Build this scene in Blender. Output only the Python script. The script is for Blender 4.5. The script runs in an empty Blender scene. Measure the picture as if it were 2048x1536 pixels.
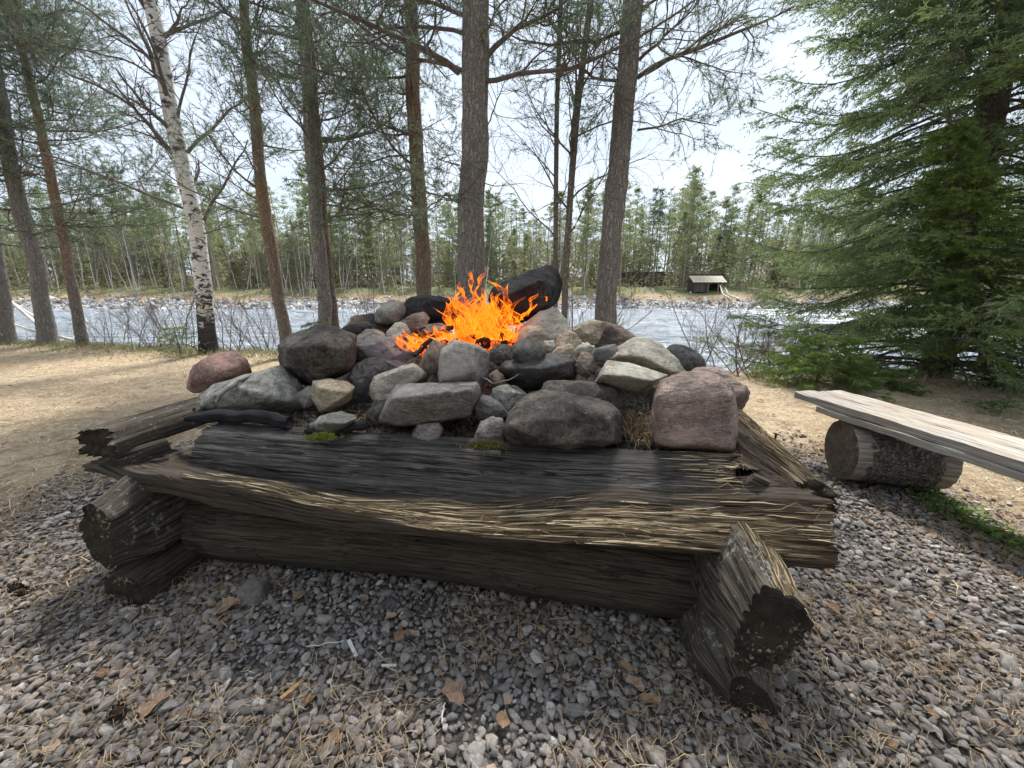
import bpy, math, random
import numpy as np
from mathutils import Vector
PI = math.pi
C = bpy.context.scene.collection
SC = bpy.context.scene

# ---------------------------------------------------------------- camera, world, sun, exposure
H = 1.2                      # eye height
PITCH = math.radians(14.4)
FPX = 771.0                  # focal length for a picture 2048 wide
cam_d = bpy.data.cameras.new('camera'); cam = bpy.data.objects.new('camera', cam_d); C.objects.link(cam)
cam.location = (0, 0, H); cam.rotation_euler = (math.radians(90) - PITCH, 0, 0)
cam_d.sensor_width = 36; cam_d.lens = FPX / 2048 * 36; cam_d.clip_start = .05; cam_d.clip_end = 3000
SC.camera = cam
SUN_EL, SUN_AZ = math.radians(60), math.radians(9)      # azimuth measured from +Y towards +X
sun_d = bpy.data.lights.new('sun', 'SUN'); sun_d.energy = 2.5; sun_d.angle = math.radians(10); sun_d.color = (1, .96, .9)
sun = bpy.data.objects.new('sun', sun_d); C.objects.link(sun)
_d = Vector((math.sin(SUN_AZ) * math.cos(SUN_EL), math.cos(SUN_AZ) * math.cos(SUN_EL), math.sin(SUN_EL)))
sun.rotation_euler = _d.to_track_quat('Z', 'Y').to_euler()
W = bpy.data.worlds.new('World'); SC.world = W; W.use_nodes = True
wn, wl = W.node_tree.nodes, W.node_tree.links
bg = wn['Background']; bg.inputs['Strength'].default_value = .05
sky = wn.new('ShaderNodeTexSky'); sky.sky_type = 'NISHITA'; sky.sun_disc = False
sky.sun_elevation = SUN_EL; sky.sun_rotation = SUN_AZ
tc = wn.new('ShaderNodeTexCoord'); mp = wn.new('ShaderNodeMapping'); mp.inputs['Scale'].default_value = (1, 1, 2.6)
cn = wn.new('ShaderNodeTexNoise'); cn.inputs['Scale'].default_value = 1.7; cn.inputs['Detail'].default_value = 7; cn.inputs['Roughness'].default_value = .55
cr = wn.new('ShaderNodeValToRGB'); cr.color_ramp.elements[0].position = .34; cr.color_ramp.elements[0].color = (5.0, 5.8, 6.9, 1)
cr.color_ramp.elements[1].position = .66; cr.color_ramp.elements[1].color = (6.9, 7.6, 8.6, 1)
mx = wn.new('ShaderNodeMixRGB'); mx.inputs[0].default_value = .86
wl.new(tc.outputs['Generated'], mp.inputs[0]); wl.new(mp.outputs[0], cn.inputs['Vector']); wl.new(cn.outputs[0], cr.inputs[0])
wl.new(sky.outputs[0], mx.inputs[1]); wl.new(cr.outputs[0], mx.inputs[2]); wl.new(mx.outputs[0], bg.inputs['Color'])
vs = SC.view_settings; vs.view_transform = 'Standard'; vs.look = 'None'; vs.gamma = 1; vs.use_curve_mapping = False
vs.exposure = 1.66
SC.render.engine = 'CYCLES'
SC.cycles.max_bounces = 5; SC.cycles.diffuse_bounces = 3; SC.cycles.glossy_bounces = 2; SC.cycles.transparent_max_bounces = 24
SC.cycles.use_denoising = True; SC.cycles.use_adaptive_sampling = True; SC.cycles.adaptive_threshold = .015

# ---------------------------------------------------------------- helpers
cp_, sp_ = math.cos(PITCH), math.sin(PITCH)
def ray(px, py):
    dx, dy = (px - 1024) / FPX, (768 - py) / FPX
    return np.array([dx, cp_ + dy * sp_, -sp_ + dy * cp_])
def at(px, py, Y):                    # point of the place seen at a photograph pixel, at distance Y
    d = ray(px, py); t = Y / d[1]
    return np.array([0, 0, H]) + d * t
def atz(px, py, z):                   # the same, on a level surface of height z
    d = ray(px, py); t = (z - H) / d[2]
    return np.array([0, 0, H]) + d * t

def mk(name, V, F, mat=None, parent=None, origin=None, smooth=True, attrs=None, **props):
    V = np.asarray(V, dtype=np.float64)
    if origin is not None: V = V - np.asarray(origin)[None, :]
    me = bpy.data.meshes.new(name)
    Fs = F if isinstance(F, list) and np.ndim(F[0]) == 2 else [F]
    Fs = [np.asarray(f, dtype=np.int32) for f in Fs if len(f)]
    idx = np.concatenate([f.ravel() for f in Fs]); tot = np.concatenate([np.full(len(f), f.shape[1], np.int32) for f in Fs])
    st = np.zeros(len(tot), np.int32); st[1:] = np.cumsum(tot)[:-1]
    me.vertices.add(len(V)); me.vertices.foreach_set('co', V.astype(np.float32).ravel())
    me.loops.add(len(idx)); me.loops.foreach_set('vertex_index', idx)
    me.polygons.add(len(tot)); me.polygons.foreach_set('loop_start', st); me.polygons.foreach_set('loop_total', tot)
    me.polygons.foreach_set('use_smooth', np.full(len(tot), bool(smooth)))
    for k, a in (attrs or {}).items():
        a = np.asarray(a, dtype=np.float32)
        if a.ndim == 2: me.attributes.new(k, 'FLOAT_VECTOR', 'POINT').data.foreach_set('vector', a.ravel())
        else: me.attributes.new(k, 'FLOAT', 'POINT').data.foreach_set('value', a)
    me.update(calc_edges=True)
    if mat: me.materials.append(mat)
    o = bpy.data.objects.new(name, me); C.objects.link(o)
    if origin is not None: o.location = tuple(origin)
    if parent is not None:
        o.parent = parent
        if origin is not None: o.location = tuple(np.asarray(origin) - np.asarray(parent.location))
    for k, v in props.items(): o[k] = v
    return o
def empty(name, loc, label, cat, group=None):
    o = bpy.data.objects.new(name, None); C.objects.link(o); o.location = tuple(loc); o.empty_display_size = .1
    o['label'] = label; o['category'] = cat
    if group: o['group'] = group
    return o
class MB:
    def __init__(s): s.V = []; s.T = []; s.Q = []; s.n = 0; s.A = {}
    def add(s, V, F, **att):
        V = np.asarray(V, float).reshape(-1, 3); F = np.asarray(F)
        (s.T if F.shape[1] == 3 else s.Q).append(F + s.n); s.V.append(V); s.n += len(V)
        for k, a in att.items(): s.A.setdefault(k, []).append(np.broadcast_to(np.asarray(a, float), (len(V),) + np.shape(a)[1:] if np.ndim(a) else (len(V),)))
        return s
    def build(s, name, mat, parent=None, origin=None, **kw):
        F = []
        if s.T: F.append(np.concatenate(s.T))
        if s.Q: F.append(np.concatenate(s.Q))
        return mk(name, np.concatenate(s.V), F, mat, parent, origin, attrs={k: np.concatenate(a) for k, a in s.A.items()}, **kw)

_tab = np.random.RandomState(11).rand(32, 32, 32)
def vnoise(P, sc=1.0, off=0.0):
    P = np.asarray(P) * sc + off; i = np.floor(P).astype(int); f = P - i; f = f * f * (3 - 2 * f)
    x0, y0, z0 = i[:, 0] & 31, i[:, 1] & 31, i[:, 2] & 31; x1, y1, z1 = (x0 + 1) & 31, (y0 + 1) & 31, (z0 + 1) & 31
    fx, fy, fz = f[:, 0], f[:, 1], f[:, 2]; T = _tab
    a = (T[x0, y0, z0] * (1 - fx) + T[x1, y0, z0] * fx) * (1 - fy) + (T[x0, y1, z0] * (1 - fx) + T[x1, y1, z0] * fx) * fy
    b = (T[x0, y0, z1] * (1 - fx) + T[x1, y0, z1] * fx) * (1 - fy) + (T[x0, y1, z1] * (1 - fx) + T[x1, y1, z1] * fx) * fy
    return (a * (1 - fz) + b * fz) * 2 - 1
def fbm(P, sc, octv=4, off=0.0, g=.5):
    r = 0; a = 1.0
    for k in range(octv): r = r + a * vnoise(P, sc * 2 ** k, off + 7.3 * k); a *= g
    return r
def nrm(v): return v / np.maximum(np.linalg.norm(v, axis=-1, keepdims=True), 1e-9)

def tubes(P, R, sides=4):
    n, k, _ = P.shape
    T = np.empty_like(P); T[:, 1:-1] = P[:, 2:] - P[:, :-2]; T[:, 0] = P[:, 1] - P[:, 0]; T[:, -1] = P[:, -1] - P[:, -2]
    T = nrm(T); ref = np.where(np.abs(T[..., 2:3]) > .8, np.array([1., 0, 0]), np.array([0, 0, 1.]))
    A = nrm(np.cross(T, ref)); B = np.cross(T, A)
    th = np.arange(sides) * 2 * PI / sides
    V = P[:, :, None] + R[:, :, None, None] * (np.cos(th)[None, None, :, None] * A[:, :, None] + np.sin(th)[None, None, :, None] * B[:, :, None])
    i = np.arange(n * k * sides).reshape(n, k, sides)
    a = i[:, :-1]; b = i[:, 1:]
    F = np.stack([a, np.roll(a, -1, 2), np.roll(b, -1, 2), b], -1).reshape(-1, 4)
    return V.reshape(-1, 3), F
def resample(pts, k):
    pts = np.asarray(pts, float); d = np.r_[0, np.cumsum(np.linalg.norm(np.diff(pts[:, :3], axis=0), axis=1))]
    t = np.linspace(0, d[-1], k); return np.stack([np.interp(t, d, pts[:, j]) for j in range(pts.shape[1])], 1)
def smoothpath(pts, k):
    p = resample(pts, k)
    for _ in range(max(1, k // 8)): p[1:-1] = (p[:-2] + 2 * p[1:-1] + p[2:]) / 4
    return p
def grow(rng, P, R, m, lo, hi, L, ang, npts, up=0., wig=.15, rr=.5, flat=1., taper=.25, Lend=.4, side=False):
    n, k, _ = P.shape; N = n * m
    par = np.repeat(np.arange(n), m); t = lo + (hi - lo) * ((np.tile(np.arange(m), n) + rng.rand(N)) / m)
    f = t * (k - 1); i = np.minimum(f.astype(int), k - 2); fr = (f - i)[:, None]
    S = P[par, i] * (1 - fr) + P[par, i + 1] * fr; T = nrm(P[par, i + 1] - P[par, i])
    r = R[par, i] * (1 - fr[:, 0]) + R[par, i + 1] * fr[:, 0]
    if side:
        z = np.array([0, 0, 1.]); q = nrm(np.cross(T, z)); q = q * np.where(rng.rand(N) < .5, 1, -1)[:, None] + rng.randn(N, 3) * np.array([.15, .15, .25])
    else: q = rng.randn(N, 3); q[:, 2] *= flat
    q = nrm(q - (q * T).sum(1, keepdims=True) * T)
    a = ang * (0.75 + .5 * rng.rand(N))[:, None]
    D = nrm(np.cos(a) * T + np.sin(a) * q)
    ln = (L * (1 - (1 - Lend) * t) * (.6 + .8 * rng.rand(N)))[:, None] / (npts - 1)
    out = np.empty((N, npts, 3)); out[:, 0] = S
    for j in range(1, npts):
        D = nrm(D + wig * rng.randn(N, 3) + np.array([0, 0, up]))
        out[:, j] = out[:, j - 1] + D * ln
    R2 = (np.minimum(r, 1e9) * rr)[:, None] * np.linspace(1, taper, npts)[None]
    return out, R2
def needles(rng, P, per, ln, w, spread=1.0, lo=.3, hi=1.0, droop=0.):
    n, k, _ = P.shape; N = n * per
    par = np.repeat(np.arange(n), per); t = lo + (hi - lo) * rng.rand(N); f = t * (k - 1); i = np.minimum(f.astype(int), k - 2); fr = (f - i)[:, None]
    S = P[par, i] * (1 - fr) + P[par, i + 1] * fr; T = nrm(P[par, i + 1] - P[par, i])
    q = rng.randn(N, 3); D = nrm(T * (.9) + q * spread * .6 + np.array([0, 0, -droop])); l = ln * (.6 + .7 * rng.rand(N))[:, None]
    s = nrm(np.cross(D, rng.randn(N, 3))) * w * .5
    V = np.stack([S - s, S + s, S + D * l], 1).reshape(-1, 3)
    return V, np.arange(N * 3).reshape(-1, 3), np.repeat(rng.rand(n)[par], 3)

# ---------------------------------------------------------------- materials
class NT:
    def __init__(s, name):
        s.m = bpy.data.materials.new(name); s.m.use_nodes = True; s.t = s.m.node_tree; s.n = s.t.nodes; s.b = s.n['Principled BSDF']
        s.b.inputs['Specular IOR Level'].default_value = .25; s.b.inputs['Roughness'].default_value = .85
        s.out = s.n['Material Output']
    def add(s, ty, ins=None, **kw):
        nd = s.n.new('ShaderNode' + ty)
        for k, v in kw.items(): setattr(nd, k, v)
        for k, v in (ins or {}).items(): s.set(nd, k, v)
        return nd
    def set(s, nd, k, v):
        if hasattr(v, 'is_linked') or isinstance(v, bpy.types.NodeSocket): s.t.links.new(v, nd.inputs[k])
        else: nd.inputs[k].default_value = v
    def obj(s): return s.add('TexCoord').outputs['Object']
    def attr(s, name): return s.add('Attribute', attribute_name=name)
    def map(s, v, sc, loc=(0, 0, 0)): return s.add('Mapping', {'Vector': v, 'Scale': sc, 'Location': loc}).outputs[0]
    def noise(s, v, sc, det=4, ro=.55, dist=0.): return s.add('TexNoise', {'Vector': v, 'Scale': sc, 'Detail': det, 'Roughness': ro, 'Distortion': dist}).outputs[0]
    def ramp(s, f, *st):
        r = s.add('ValToRGB', {'Fac': f}); e = r.color_ramp.elements
        while len(e) < len(st): e.new(.5)
        for i, (p, c) in enumerate(st):
            e[i].position = p; e[i].color = (c if isinstance(c, tuple) else (c, c, c)) + (1,)
        return r.outputs[0]
    def mix(s, f, a, b, bt='MIX'):
        m = s.add('MixRGB', blend_type=bt)
        for k, v in ((0, f), (1, a), (2, b)):
            if isinstance(v, tuple): v = v + (1,)
            s.set(m, k, v)
        return m.outputs[0]
    def math(s, op, a, b=0.): 
        m = s.add('Math', operation=op); s.set(m, 0, a); s.set(m, 1, b); return m.outputs[0]
    def bump(s, h, st, dist=.01, prev=None):
        b = s.add('Bump', {'Height': h, 'Strength': st, 'Distance': dist})
        if prev: s.set(b, 'Normal', prev)
        return b.outputs[0]
    def done(s, col=None, nor=None, rough=None):
        for k, v in (('Base Color', col), ('Normal', nor), ('Roughness', rough)):
            if v is not None: s.set(s.b, k, v + (1,) if isinstance(v, tuple) else v)
        return s.m

def rock_mat(name, c1, c2, c3, soot=0., strata=0., lich=.0):
    t = NT(name); o = t.obj(); rnd = t.add('ObjectInfo').outputs['Random']
    o = t.add('VectorMath', {0: o, 1: t.add('CombineXYZ', {0: t.math('MULTIPLY', rnd, 37.), 1: rnd, 2: t.math('MULTIPLY', rnd, 11.)}).outputs[0]}, operation='ADD').outputs[0]
    ov = t.map(o, (1, 1, 1 + strata * 4))
    n1 = t.noise(ov, 9, 6, .65, .8); n2 = t.noise(ov, 38, 5, .75); n3 = t.noise(o, 210, 3, .75)
    col = t.mix(t.ramp(n1, (.4, 0.), (.6, 1.)), tuple(x * .85 for x in c1), c2)
    col = t.mix(t.ramp(n2, (.45, 0.), (.62, .9)), col, c3)
    col = t.mix(t.ramp(n2, (.3, .7), (.45, 0.)), col, tuple(x * .4 for x in c1))
    col = t.mix(t.ramp(n3, (.35, .7), (.55, 0.)), col, tuple(x * .35 for x in c1), 'MIX'); col = t.mix(t.ramp(n3, (.6, 0.), (.75, .6)), col, tuple(min(.7, x * 1.6) for x in c3))
    n0 = t.noise(o, 3.2, 4, .6, .8); col = t.mix(t.ramp(n0, (.5, 0.), (.62, .55)), col, tuple(min(.75, x * 1.35) for x in c2)); col = t.mix(t.ramp(n0, (.36, .6), (.46, 0.)), col, tuple(x * .6 for x in c1))
    if lich: 
        l = t.ramp(t.noise(o, 23, 3, .6), (.62, 0.), (.66, lich)); col = t.mix(l, col, (.42, .42, .34))
    if soot:
        s = t.ramp(t.noise(o, 5.5, 4, .6), (.38, 0.), (.62, soot)); col = t.mix(s, col, (.012, .012, .014))
    nb = t.bump(n1, .9, .03); nb = t.bump(n2, .8, .012, nb); nb = t.bump(n3, .5, .003, nb)
    return t.done(col, nb, t.ramp(n2, (.3, .7), (.7, .95)))
def rm_(n, a, b, c, *k): return rock_mat(n, *[tuple(x * w for x, w in zip(q, (1.62, 1.5, 1.38))) for q in (a, b, c)], *k)
RM = {
 'grey': rm_('grey_stone', (.16, .16, .155), (.25, .24, .225), (.33, .32, .30), .3),
 'light': rm_('pale_stone', (.28, .265, .23), (.40, .38, .33), (.5, .48, .42), .25, .4, .3),
 'green': rm_('greenish_stone', (.13, .14, .132), (.22, .228, .215), (.36, .36, .34), .15, 0, .5),
 'dark': rm_('dark_stone', (.045, .042, .039), (.10, .09, .082), (.18, .165, .15), .6),
 'slate': rm_('bluish_dark_stone', (.055, .056, .06), (.095, .095, .098), (.15, .148, .148), .5),
 'brown': rm_('brown_stone', (.13, .10, .085), (.21, .165, .14), (.28, .235, .2), .8, .2),
 'pink': rm_('pink_granite', (.20, .145, .13), (.33, .25, .23), (.42, .37, .345), .3, .6),
 'red': rm_('reddish_stone', (.15, .09, .078), (.24, .155, .135), (.32, .24, .215), .15),
 'tan': rm_('tan_stone', (.27, .225, .17), (.37, .32, .24), (.44, .40, .33), .25, .2),
 'black': rm_('sooty_stone', (.014, .014, .015), (.03, .03, .032), (.065, .068, .072), .8),
 'mauve': rm_('mauve_grey_stone', (.125, .12, .12), (.20, .19, .187), (.30, .285, .275), .2, .5),
}

def wood_mat(name, dark, light, rotc=(.08, .05, .027), rot2=(.38, .285, .17), warm=(.07, .05, .035), bmp=1.):
    t = NT(name); g = t.attr('gc').outputs['Vector']; rot = t.attr('rot').outputs['Fac']
    s1 = t.noise(t.map(g, (1.5, 75, 75)), 1, 5, .7, .15); s2 = t.noise(t.map(g, (5, 170, 170)), 1, 3, .7); big = t.noise(g, 3.5, 4, .6)
    ck = t.noise(t.map(g, (.7, 22, 22), (3, 5, 1)), 1, 2, .5, .15)
    col = t.mix(t.ramp(s1, (.4, 0.), (.62, 1.)), dark, light)
    col = t.mix(t.ramp(s2, (.48, .0), (.66, .75)), col, tuple(min(1, x * 1.5) for x in light))
    col = t.mix(t.ramp(big, (.42, 0.), (.7, .75)), col, warm)
    rc = t.mix(t.ramp(s1, (.3, 0.), (.62, 1.)), rotc, rot2); rc = t.mix(t.ramp(s2, (.38, .85), (.55, 0.)), rc, (.025, .016, .01)); rc = t.mix(t.ramp(big, (.5, 0.), (.62, .7)), rc, (.07, .04, .02))
    rm = t.math('ADD', rot, t.math('MULTIPLY', t.math('SUBTRACT', s1, .5), 1.6))
    col = t.mix(t.ramp(rm, (.42, 0.), (.6, 1.)), col, rc)
    li = t.ramp(t.math('ADD', t.noise(t.obj(), 46, 4, .75), t.math('MULTIPLY', t.noise(t.obj(), 5, 2), .5)), (.86 if 'brown' in name else 1.3, 0.), (.9 if 'brown' in name else 1.4, .8)); col = t.mix(li, col, (.30, .31, .27))
    crk = t.ramp(t.math('ABSOLUTE', t.math('SUBTRACT', ck, .5)), (.0, .9), (.007, 0.))
    col = t.mix(crk, col, (.006, .005, .005))
    nb = t.bump(s1, .8 * bmp, .012); nb = t.bump(s2, .7 * bmp, .004, nb); nb = t.bump(crk, .8 * bmp, -.01, nb)
    return t.done(col, nb)
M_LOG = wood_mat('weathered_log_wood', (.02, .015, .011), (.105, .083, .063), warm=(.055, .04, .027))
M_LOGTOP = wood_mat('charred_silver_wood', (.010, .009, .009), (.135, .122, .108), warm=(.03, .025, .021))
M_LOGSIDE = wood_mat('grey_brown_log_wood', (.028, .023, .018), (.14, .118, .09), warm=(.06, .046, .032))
M_PLANK = wood_mat('weathered_plank_wood', (.22, .19, .16), (.46, .43, .38), warm=(.33, .25, .17), bmp=.5)
def end_mat(name, c, c2, dark):
    t = NT(name); g = t.attr('gc').outputs['Vector']
    sp = t.add('SeparateXYZ', {0: g}); r = sp.outputs[0]
    w = t.noise(g, 9, 4, .6); n2 = t.noise(t.map(g, (2, 30, 30)), 3, 4, .7)
    rg = t.math('SINE', t.math('MULTIPLY', t.math('ADD', r, t.math('MULTIPLY', w, .02)), 520.))
    col = t.mix(t.ramp(w, (.35, 0.), (.65, 1.)), c, c2); col = t.mix(t.math('MULTIPLY', t.math('ADD', rg, 1.), .16), col, dark)
    li = t.ramp(t.math('ADD', t.noise(t.obj(), 60, 4, .7), t.math('MULTIPLY', t.noise(t.obj(), 7, 2), .5)), (.89, 0.), (.92, .8)); col = t.mix(li, col, (.36, .33, .2))
    nb = t.bump(rg, .2, .003); nb = t.bump(n2, .8, .01, nb)
    return t.done(col, nb)
M_END = end_mat('dark_end_grain', (.02, .016, .012), (.06, .043, .03), (.008, .007, .006))
M_ENDL = end_mat('brown_end_grain', (.11, .085, .06), (.2, .165, .125), (.05, .035, .022))

def bark_mat(name, lo_c, hi_c, z0, z1, dark=(.03, .024, .02), sc=1.):
    t = NT(name); o = t.obj(); z = t.add('SeparateXYZ', {0: o}).outputs[2]
    n1 = t.noise(o, 6, 4, .6, .4)
    h = t.ramp(t.math('ADD', t.math('MULTIPLY', t.math('SUBTRACT', z, z0), 1. / (z1 - z0)), t.math('MULTIPLY', t.math('SUBTRACT', n1, .5), .8)), (0., 0.), (1., 1.))
    v = t.add('TexVoronoi', {'Vector': t.add('VectorMath', {0: t.map(o, (34 * sc, 34 * sc, 7 * sc)), 1: t.add('VectorMath', {0: t.add('TexNoise', {'Vector': o, 'Scale': 22., 'Detail': 4.}).outputs['Color'], 'Scale': 2.2}, operation='SCALE').outputs[0]}, operation='ADD').outputs[0], 'Scale': 1.}, feature='DISTANCE_TO_EDGE').outputs['Distance']
    n2 = t.noise(t.map(o, (60, 60, 22)), 1, 4, .7); n3 = t.noise(o, 90, 3, .7)
    col = t.mix(h, lo_c, hi_c); col = t.mix(t.ramp(n2, (.4, 0.), (.72, .6)), col, tuple(min(1, x * 1.45) for x in lo_c))
    col = t.mix(t.ramp(v, (.0, .6), (.09, 0.)), col, dark); col = t.mix(t.ramp(n3, (.35, .3), (.55, 0.)), col, dark)
    col = t.mix(t.ramp(t.noise(o, 16, 3, .6), (.6, 0.), (.66, .55)), col, (.3, .31, .27))
    nb = t.bump(t.ramp(v, (0., 0.), (.25, 1.)), .9, .02); nb = t.bump(n2, .8, .01, nb)
    return t.done(col, nb)
M_BARK_G = bark_mat('grey_pine_bark', (.33, .30, .275), (.36, .31, .28), 0, 5)
M_BARK_O = bark_mat('orange_pine_bark', (.26, .225, .195), (.40, .25, .155), .5, 2.4)
M_BARK_S = bark_mat('spruce_bark', (.16, .135, .11), (.17, .14, .12), 0, 5, sc=1.5)
def birch_mat():
    t = NT('birch_bark'); o = t.obj(); z = t.add('SeparateXYZ', {0: o}).outputs[2]
    n = t.noise(t.map(o, (9, 9, 17)), 1, 5, .65, .9); n2 = t.noise(t.map(o, (3, 3, 5)), 1, 4, .6, .3); n3 = t.noise(t.map(o, (9, 9, 110)), 1, 3, .6)
    zz = t.math('MULTIPLY', t.math('SUBTRACT', 1.25, z), .12)
    zz = t.math('MINIMUM', t.math('MAXIMUM', zz, -.03), .12)
    col = t.mix(t.ramp(n3, (.45, .0), (.72, .55)), (.68, .65, .6), (.33, .26, .21))
    col = t.mix(t.ramp(t.math('ADD', n, zz), (.535, 0.), (.57, 1.)), col, (.035, .03, .03))
    col = t.mix(t.ramp(t.math('ADD', n2, zz), (.53, 0.), (.59, .95)), col, (.05, .045, .042))
    return t.done(col, t.bump(n, .6, .01))
M_BIRCH = birch_mat()
def flat_mat(name, c1, c2, sc=5, rough=.85, bmp=.3, spec=.25):
    t = NT(name); n = t.noise(t.obj(), sc, 4, .6); t.b.inputs['Specular IOR Level'].default_value = spec
    return t.done(t.mix(t.ramp(n, (.35, 0.), (.65, 1.)), c1, c2), t.bump(n, bmp, .01), rough)
M_TWIG = flat_mat('brown_twig_bark', (.085, .07, .06), (.17, .145, .125), 20)
M_TWIG_R = flat_mat('reddish_twig_bark', (.10, .06, .055), (.19, .14, .12), 14)
M_TWIG_G = flat_mat('grey_twig_bark', (.17, .15, .13), (.3, .27, .24), 14)
def leaf_mat(name, a, b, c, tr=.3):
    t = NT(name); r = t.attr('rnd').outputs['Fac']; n = t.noise(t.obj(), 1.2, 3, .5)
    col = t.mix(r, a, b); col = t.mix(t.ramp(n, (.4, 0.), (.65, 1.)), col, c)
    t.set(t.b, 'Base Color', col); t.b.inputs['Roughness'].default_value = .6
    tl = t.add('BsdfTranslucent', {'Color': col}); ms = t.add('MixShader', {0: tr, 1: t.b.outputs[0], 2: tl.outputs[0]})
    t.t.links.new(ms.outputs[0], t.out.inputs[0]); return t.m
M_PINE = leaf_mat('pine_needles', (.14, .19, .115), (.22, .275, .16), (.13, .175, .12), .55)
M_SPRUCE = leaf_mat('spruce_needles', (.16, .225, .09), (.27, .345, .13), (.14, .195, .095), .5)
M_SPRUCE_B = leaf_mat('fresh_spruce_needles', (.19, .29, .075), (.31, .41, .12), (.18, .26, .08), .5)
M_SAP = leaf_mat('sapling_needles', (.16, .22, .07), (.26, .32, .11), (.15, .2, .08), .5)
M_FAR1 = leaf_mat('far_pine_needles', (.18, .225, .10), (.29, .335, .155), (.23, .25, .135), .45)
M_FAR2 = leaf_mat('far_dark_spruce_needles', (.11, .15, .09), (.17, .21, .12), (.12, .16, .10), .4)
M_FARTWIG = leaf_mat('far_birch_twigs', (.20, .17, .15), (.30, .27, .24), (.22, .19, .15), .3)
M_FARTRUNK = flat_mat('far_pine_trunk', (.20, .155, .125), (.3, .24, .2), 2)
M_FARBIRCH = flat_mat('far_birch_trunk', (.42, .40, .37), (.66, .64, .6), 3)
M_THICK = leaf_mat('thicket', (.24, .26, .14), (.33, .33, .20), (.32, .28, .2), .4)
M_BUSH = leaf_mat('far_undergrowth', (.17, .2, .09), (.28, .28, .15), (.28, .23, .14), .3)

# ---------------------------------------------------------------- the ground, the river, the far bank
def edgeY(x): return np.interp(x, [-40, -10, -4.4, 0, 3.3, 6.4, 12, 40], [8.6, 8.3, 7.15, 6.1, 5.35, 4.95, 4.9, 5.5])
WATER = -1.6
def gz(x, y):
    x = np.asarray(x, float); y = np.asarray(y, float); d = y - edgeY(x)
    P = np.stack([x, y, np.zeros_like(x)], -1).reshape(-1, 3)
    n = (fbm(P, .9, 3) * .022 + fbm(P, 4.5, 2, 3.) * .007).reshape(x.shape)
    pad = np.clip((np.maximum(np.abs(x + .1) - 1.9, 0) + np.maximum(y - 2.6, 0)), 0, 1)
    bank = -np.where(d > 0, 2.6 * (1 - np.exp(-np.maximum(d, 0) * .55)), 0) - .03 * np.exp(-(d / .5) ** 2)
    return n * pad + bank
def grid_mesh(name, xs, ys, zf, mat, **kw):
    X, Y = np.meshgrid(xs, ys, indexing='ij'); Z = zf(X, Y); V = np.stack([X, Y, Z], -1).reshape(-1, 3)
    i = np.arange(len(V)).reshape(len(xs), len(ys))
    F = np.stack([i[:-1, :-1], i[1:, :-1], i[1:, 1:], i[:-1, 1:]], -1).reshape(-1, 4)
    return mk(name, V, F, mat, **kw)
def axis(lo, a, b, hi, step):
    m = np.arange(a, b + step / 2, step); g = [0.0]; s = step
    while g[-1] < max(hi - b, a - lo): s *= 1.25; g.append(g[-1] + s)
    g = np.array(g[1:]); return np.r_[(a - g[g <= (a - lo) * 1.0 + 1e-6])[::-1], m, b + g[g <= (hi - b) + 1e-6]]
def ground_mat():
    t = NT('forest_floor'); o = t.obj(); sp = t.add('SeparateXYZ', {0: o}); x, y = sp.outputs[0], sp.outputs[1]
    n0 = t.noise(o, 1.3, 4, .6); n1 = t.noise(o, 6, 5, .65); n2 = t.noise(o, 45, 5, .7); n3 = t.noise(t.map(o, (60, 160, 60)), 1, 3, .7, 1.2)
    straw = t.mix(t.ramp(n2, (.35, 0.), (.65, 1.)), (.2, .14, .09), (.5, .405, .28)); straw = t.mix(t.ramp(n0, (.4, 0.), (.65, .5)), straw, (.52, .43, .31))
    straw = t.mix(t.ramp(n3, (.5, 0.), (.7, .8)), straw, (.52, .43, .27)); straw = t.mix(t.ramp(n1, (.5, 0.), (.65, .75)), straw, (.22, .14, .08))
    green = t.mix(t.ramp(n2, (.35, 0.), (.65, 1.)), (.05, .07, .03), (.17, .19, .09))
    # green verge near the bank edge, more to the left
    e = t.math('ADD', t.math('MULTIPLY', t.math('ADD', y, t.math('MULTIPLY', x, .17)), 1.), t.math('MULTIPLY', n0, 1.6))
    gm = t.ramp(t.math('MULTIPLY', e, .1), (.655, 0.), (.72, .75)); gm2 = t.ramp(t.math('MULTIPLY', x, -.1), (.2, .15), (.62, 1.))
    col = t.mix(t.math('MULTIPLY', gm, gm2), straw, green)
    grav = t.mix(t.ramp(n2, (.4, 0.), (.6, 1.)), (.07, .058, .048), (.21, .185, .16))
    ax = t.math('MAXIMUM', t.math('SUBTRACT', t.math('ABSOLUTE', t.math('ADD', x, .1)), 2.35), 0.); ay = t.math('MAXIMUM', t.math('SUBTRACT', y, 2.3), 0.)
    dd = t.math('ADD', t.math('ADD', ax, ay), t.math('MULTIPLY', t.math('SUBTRACT', n1, .5), .7))
    col = t.mix(t.ramp(dd, (.15, 1.), (.5, 0.)), col, grav)
    nb = t.bump(n2, .8, .02); nb = t.bump(n3, .7, .01, nb)
    return t.done(col, nb, .95)
M_GROUND = ground_mat()
grid_mesh('ground', axis(-300, -11, 9, 300, .1), axis(-60, .3, 9, 16, .1), gz, M_GROUND, kind='structure')
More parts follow.
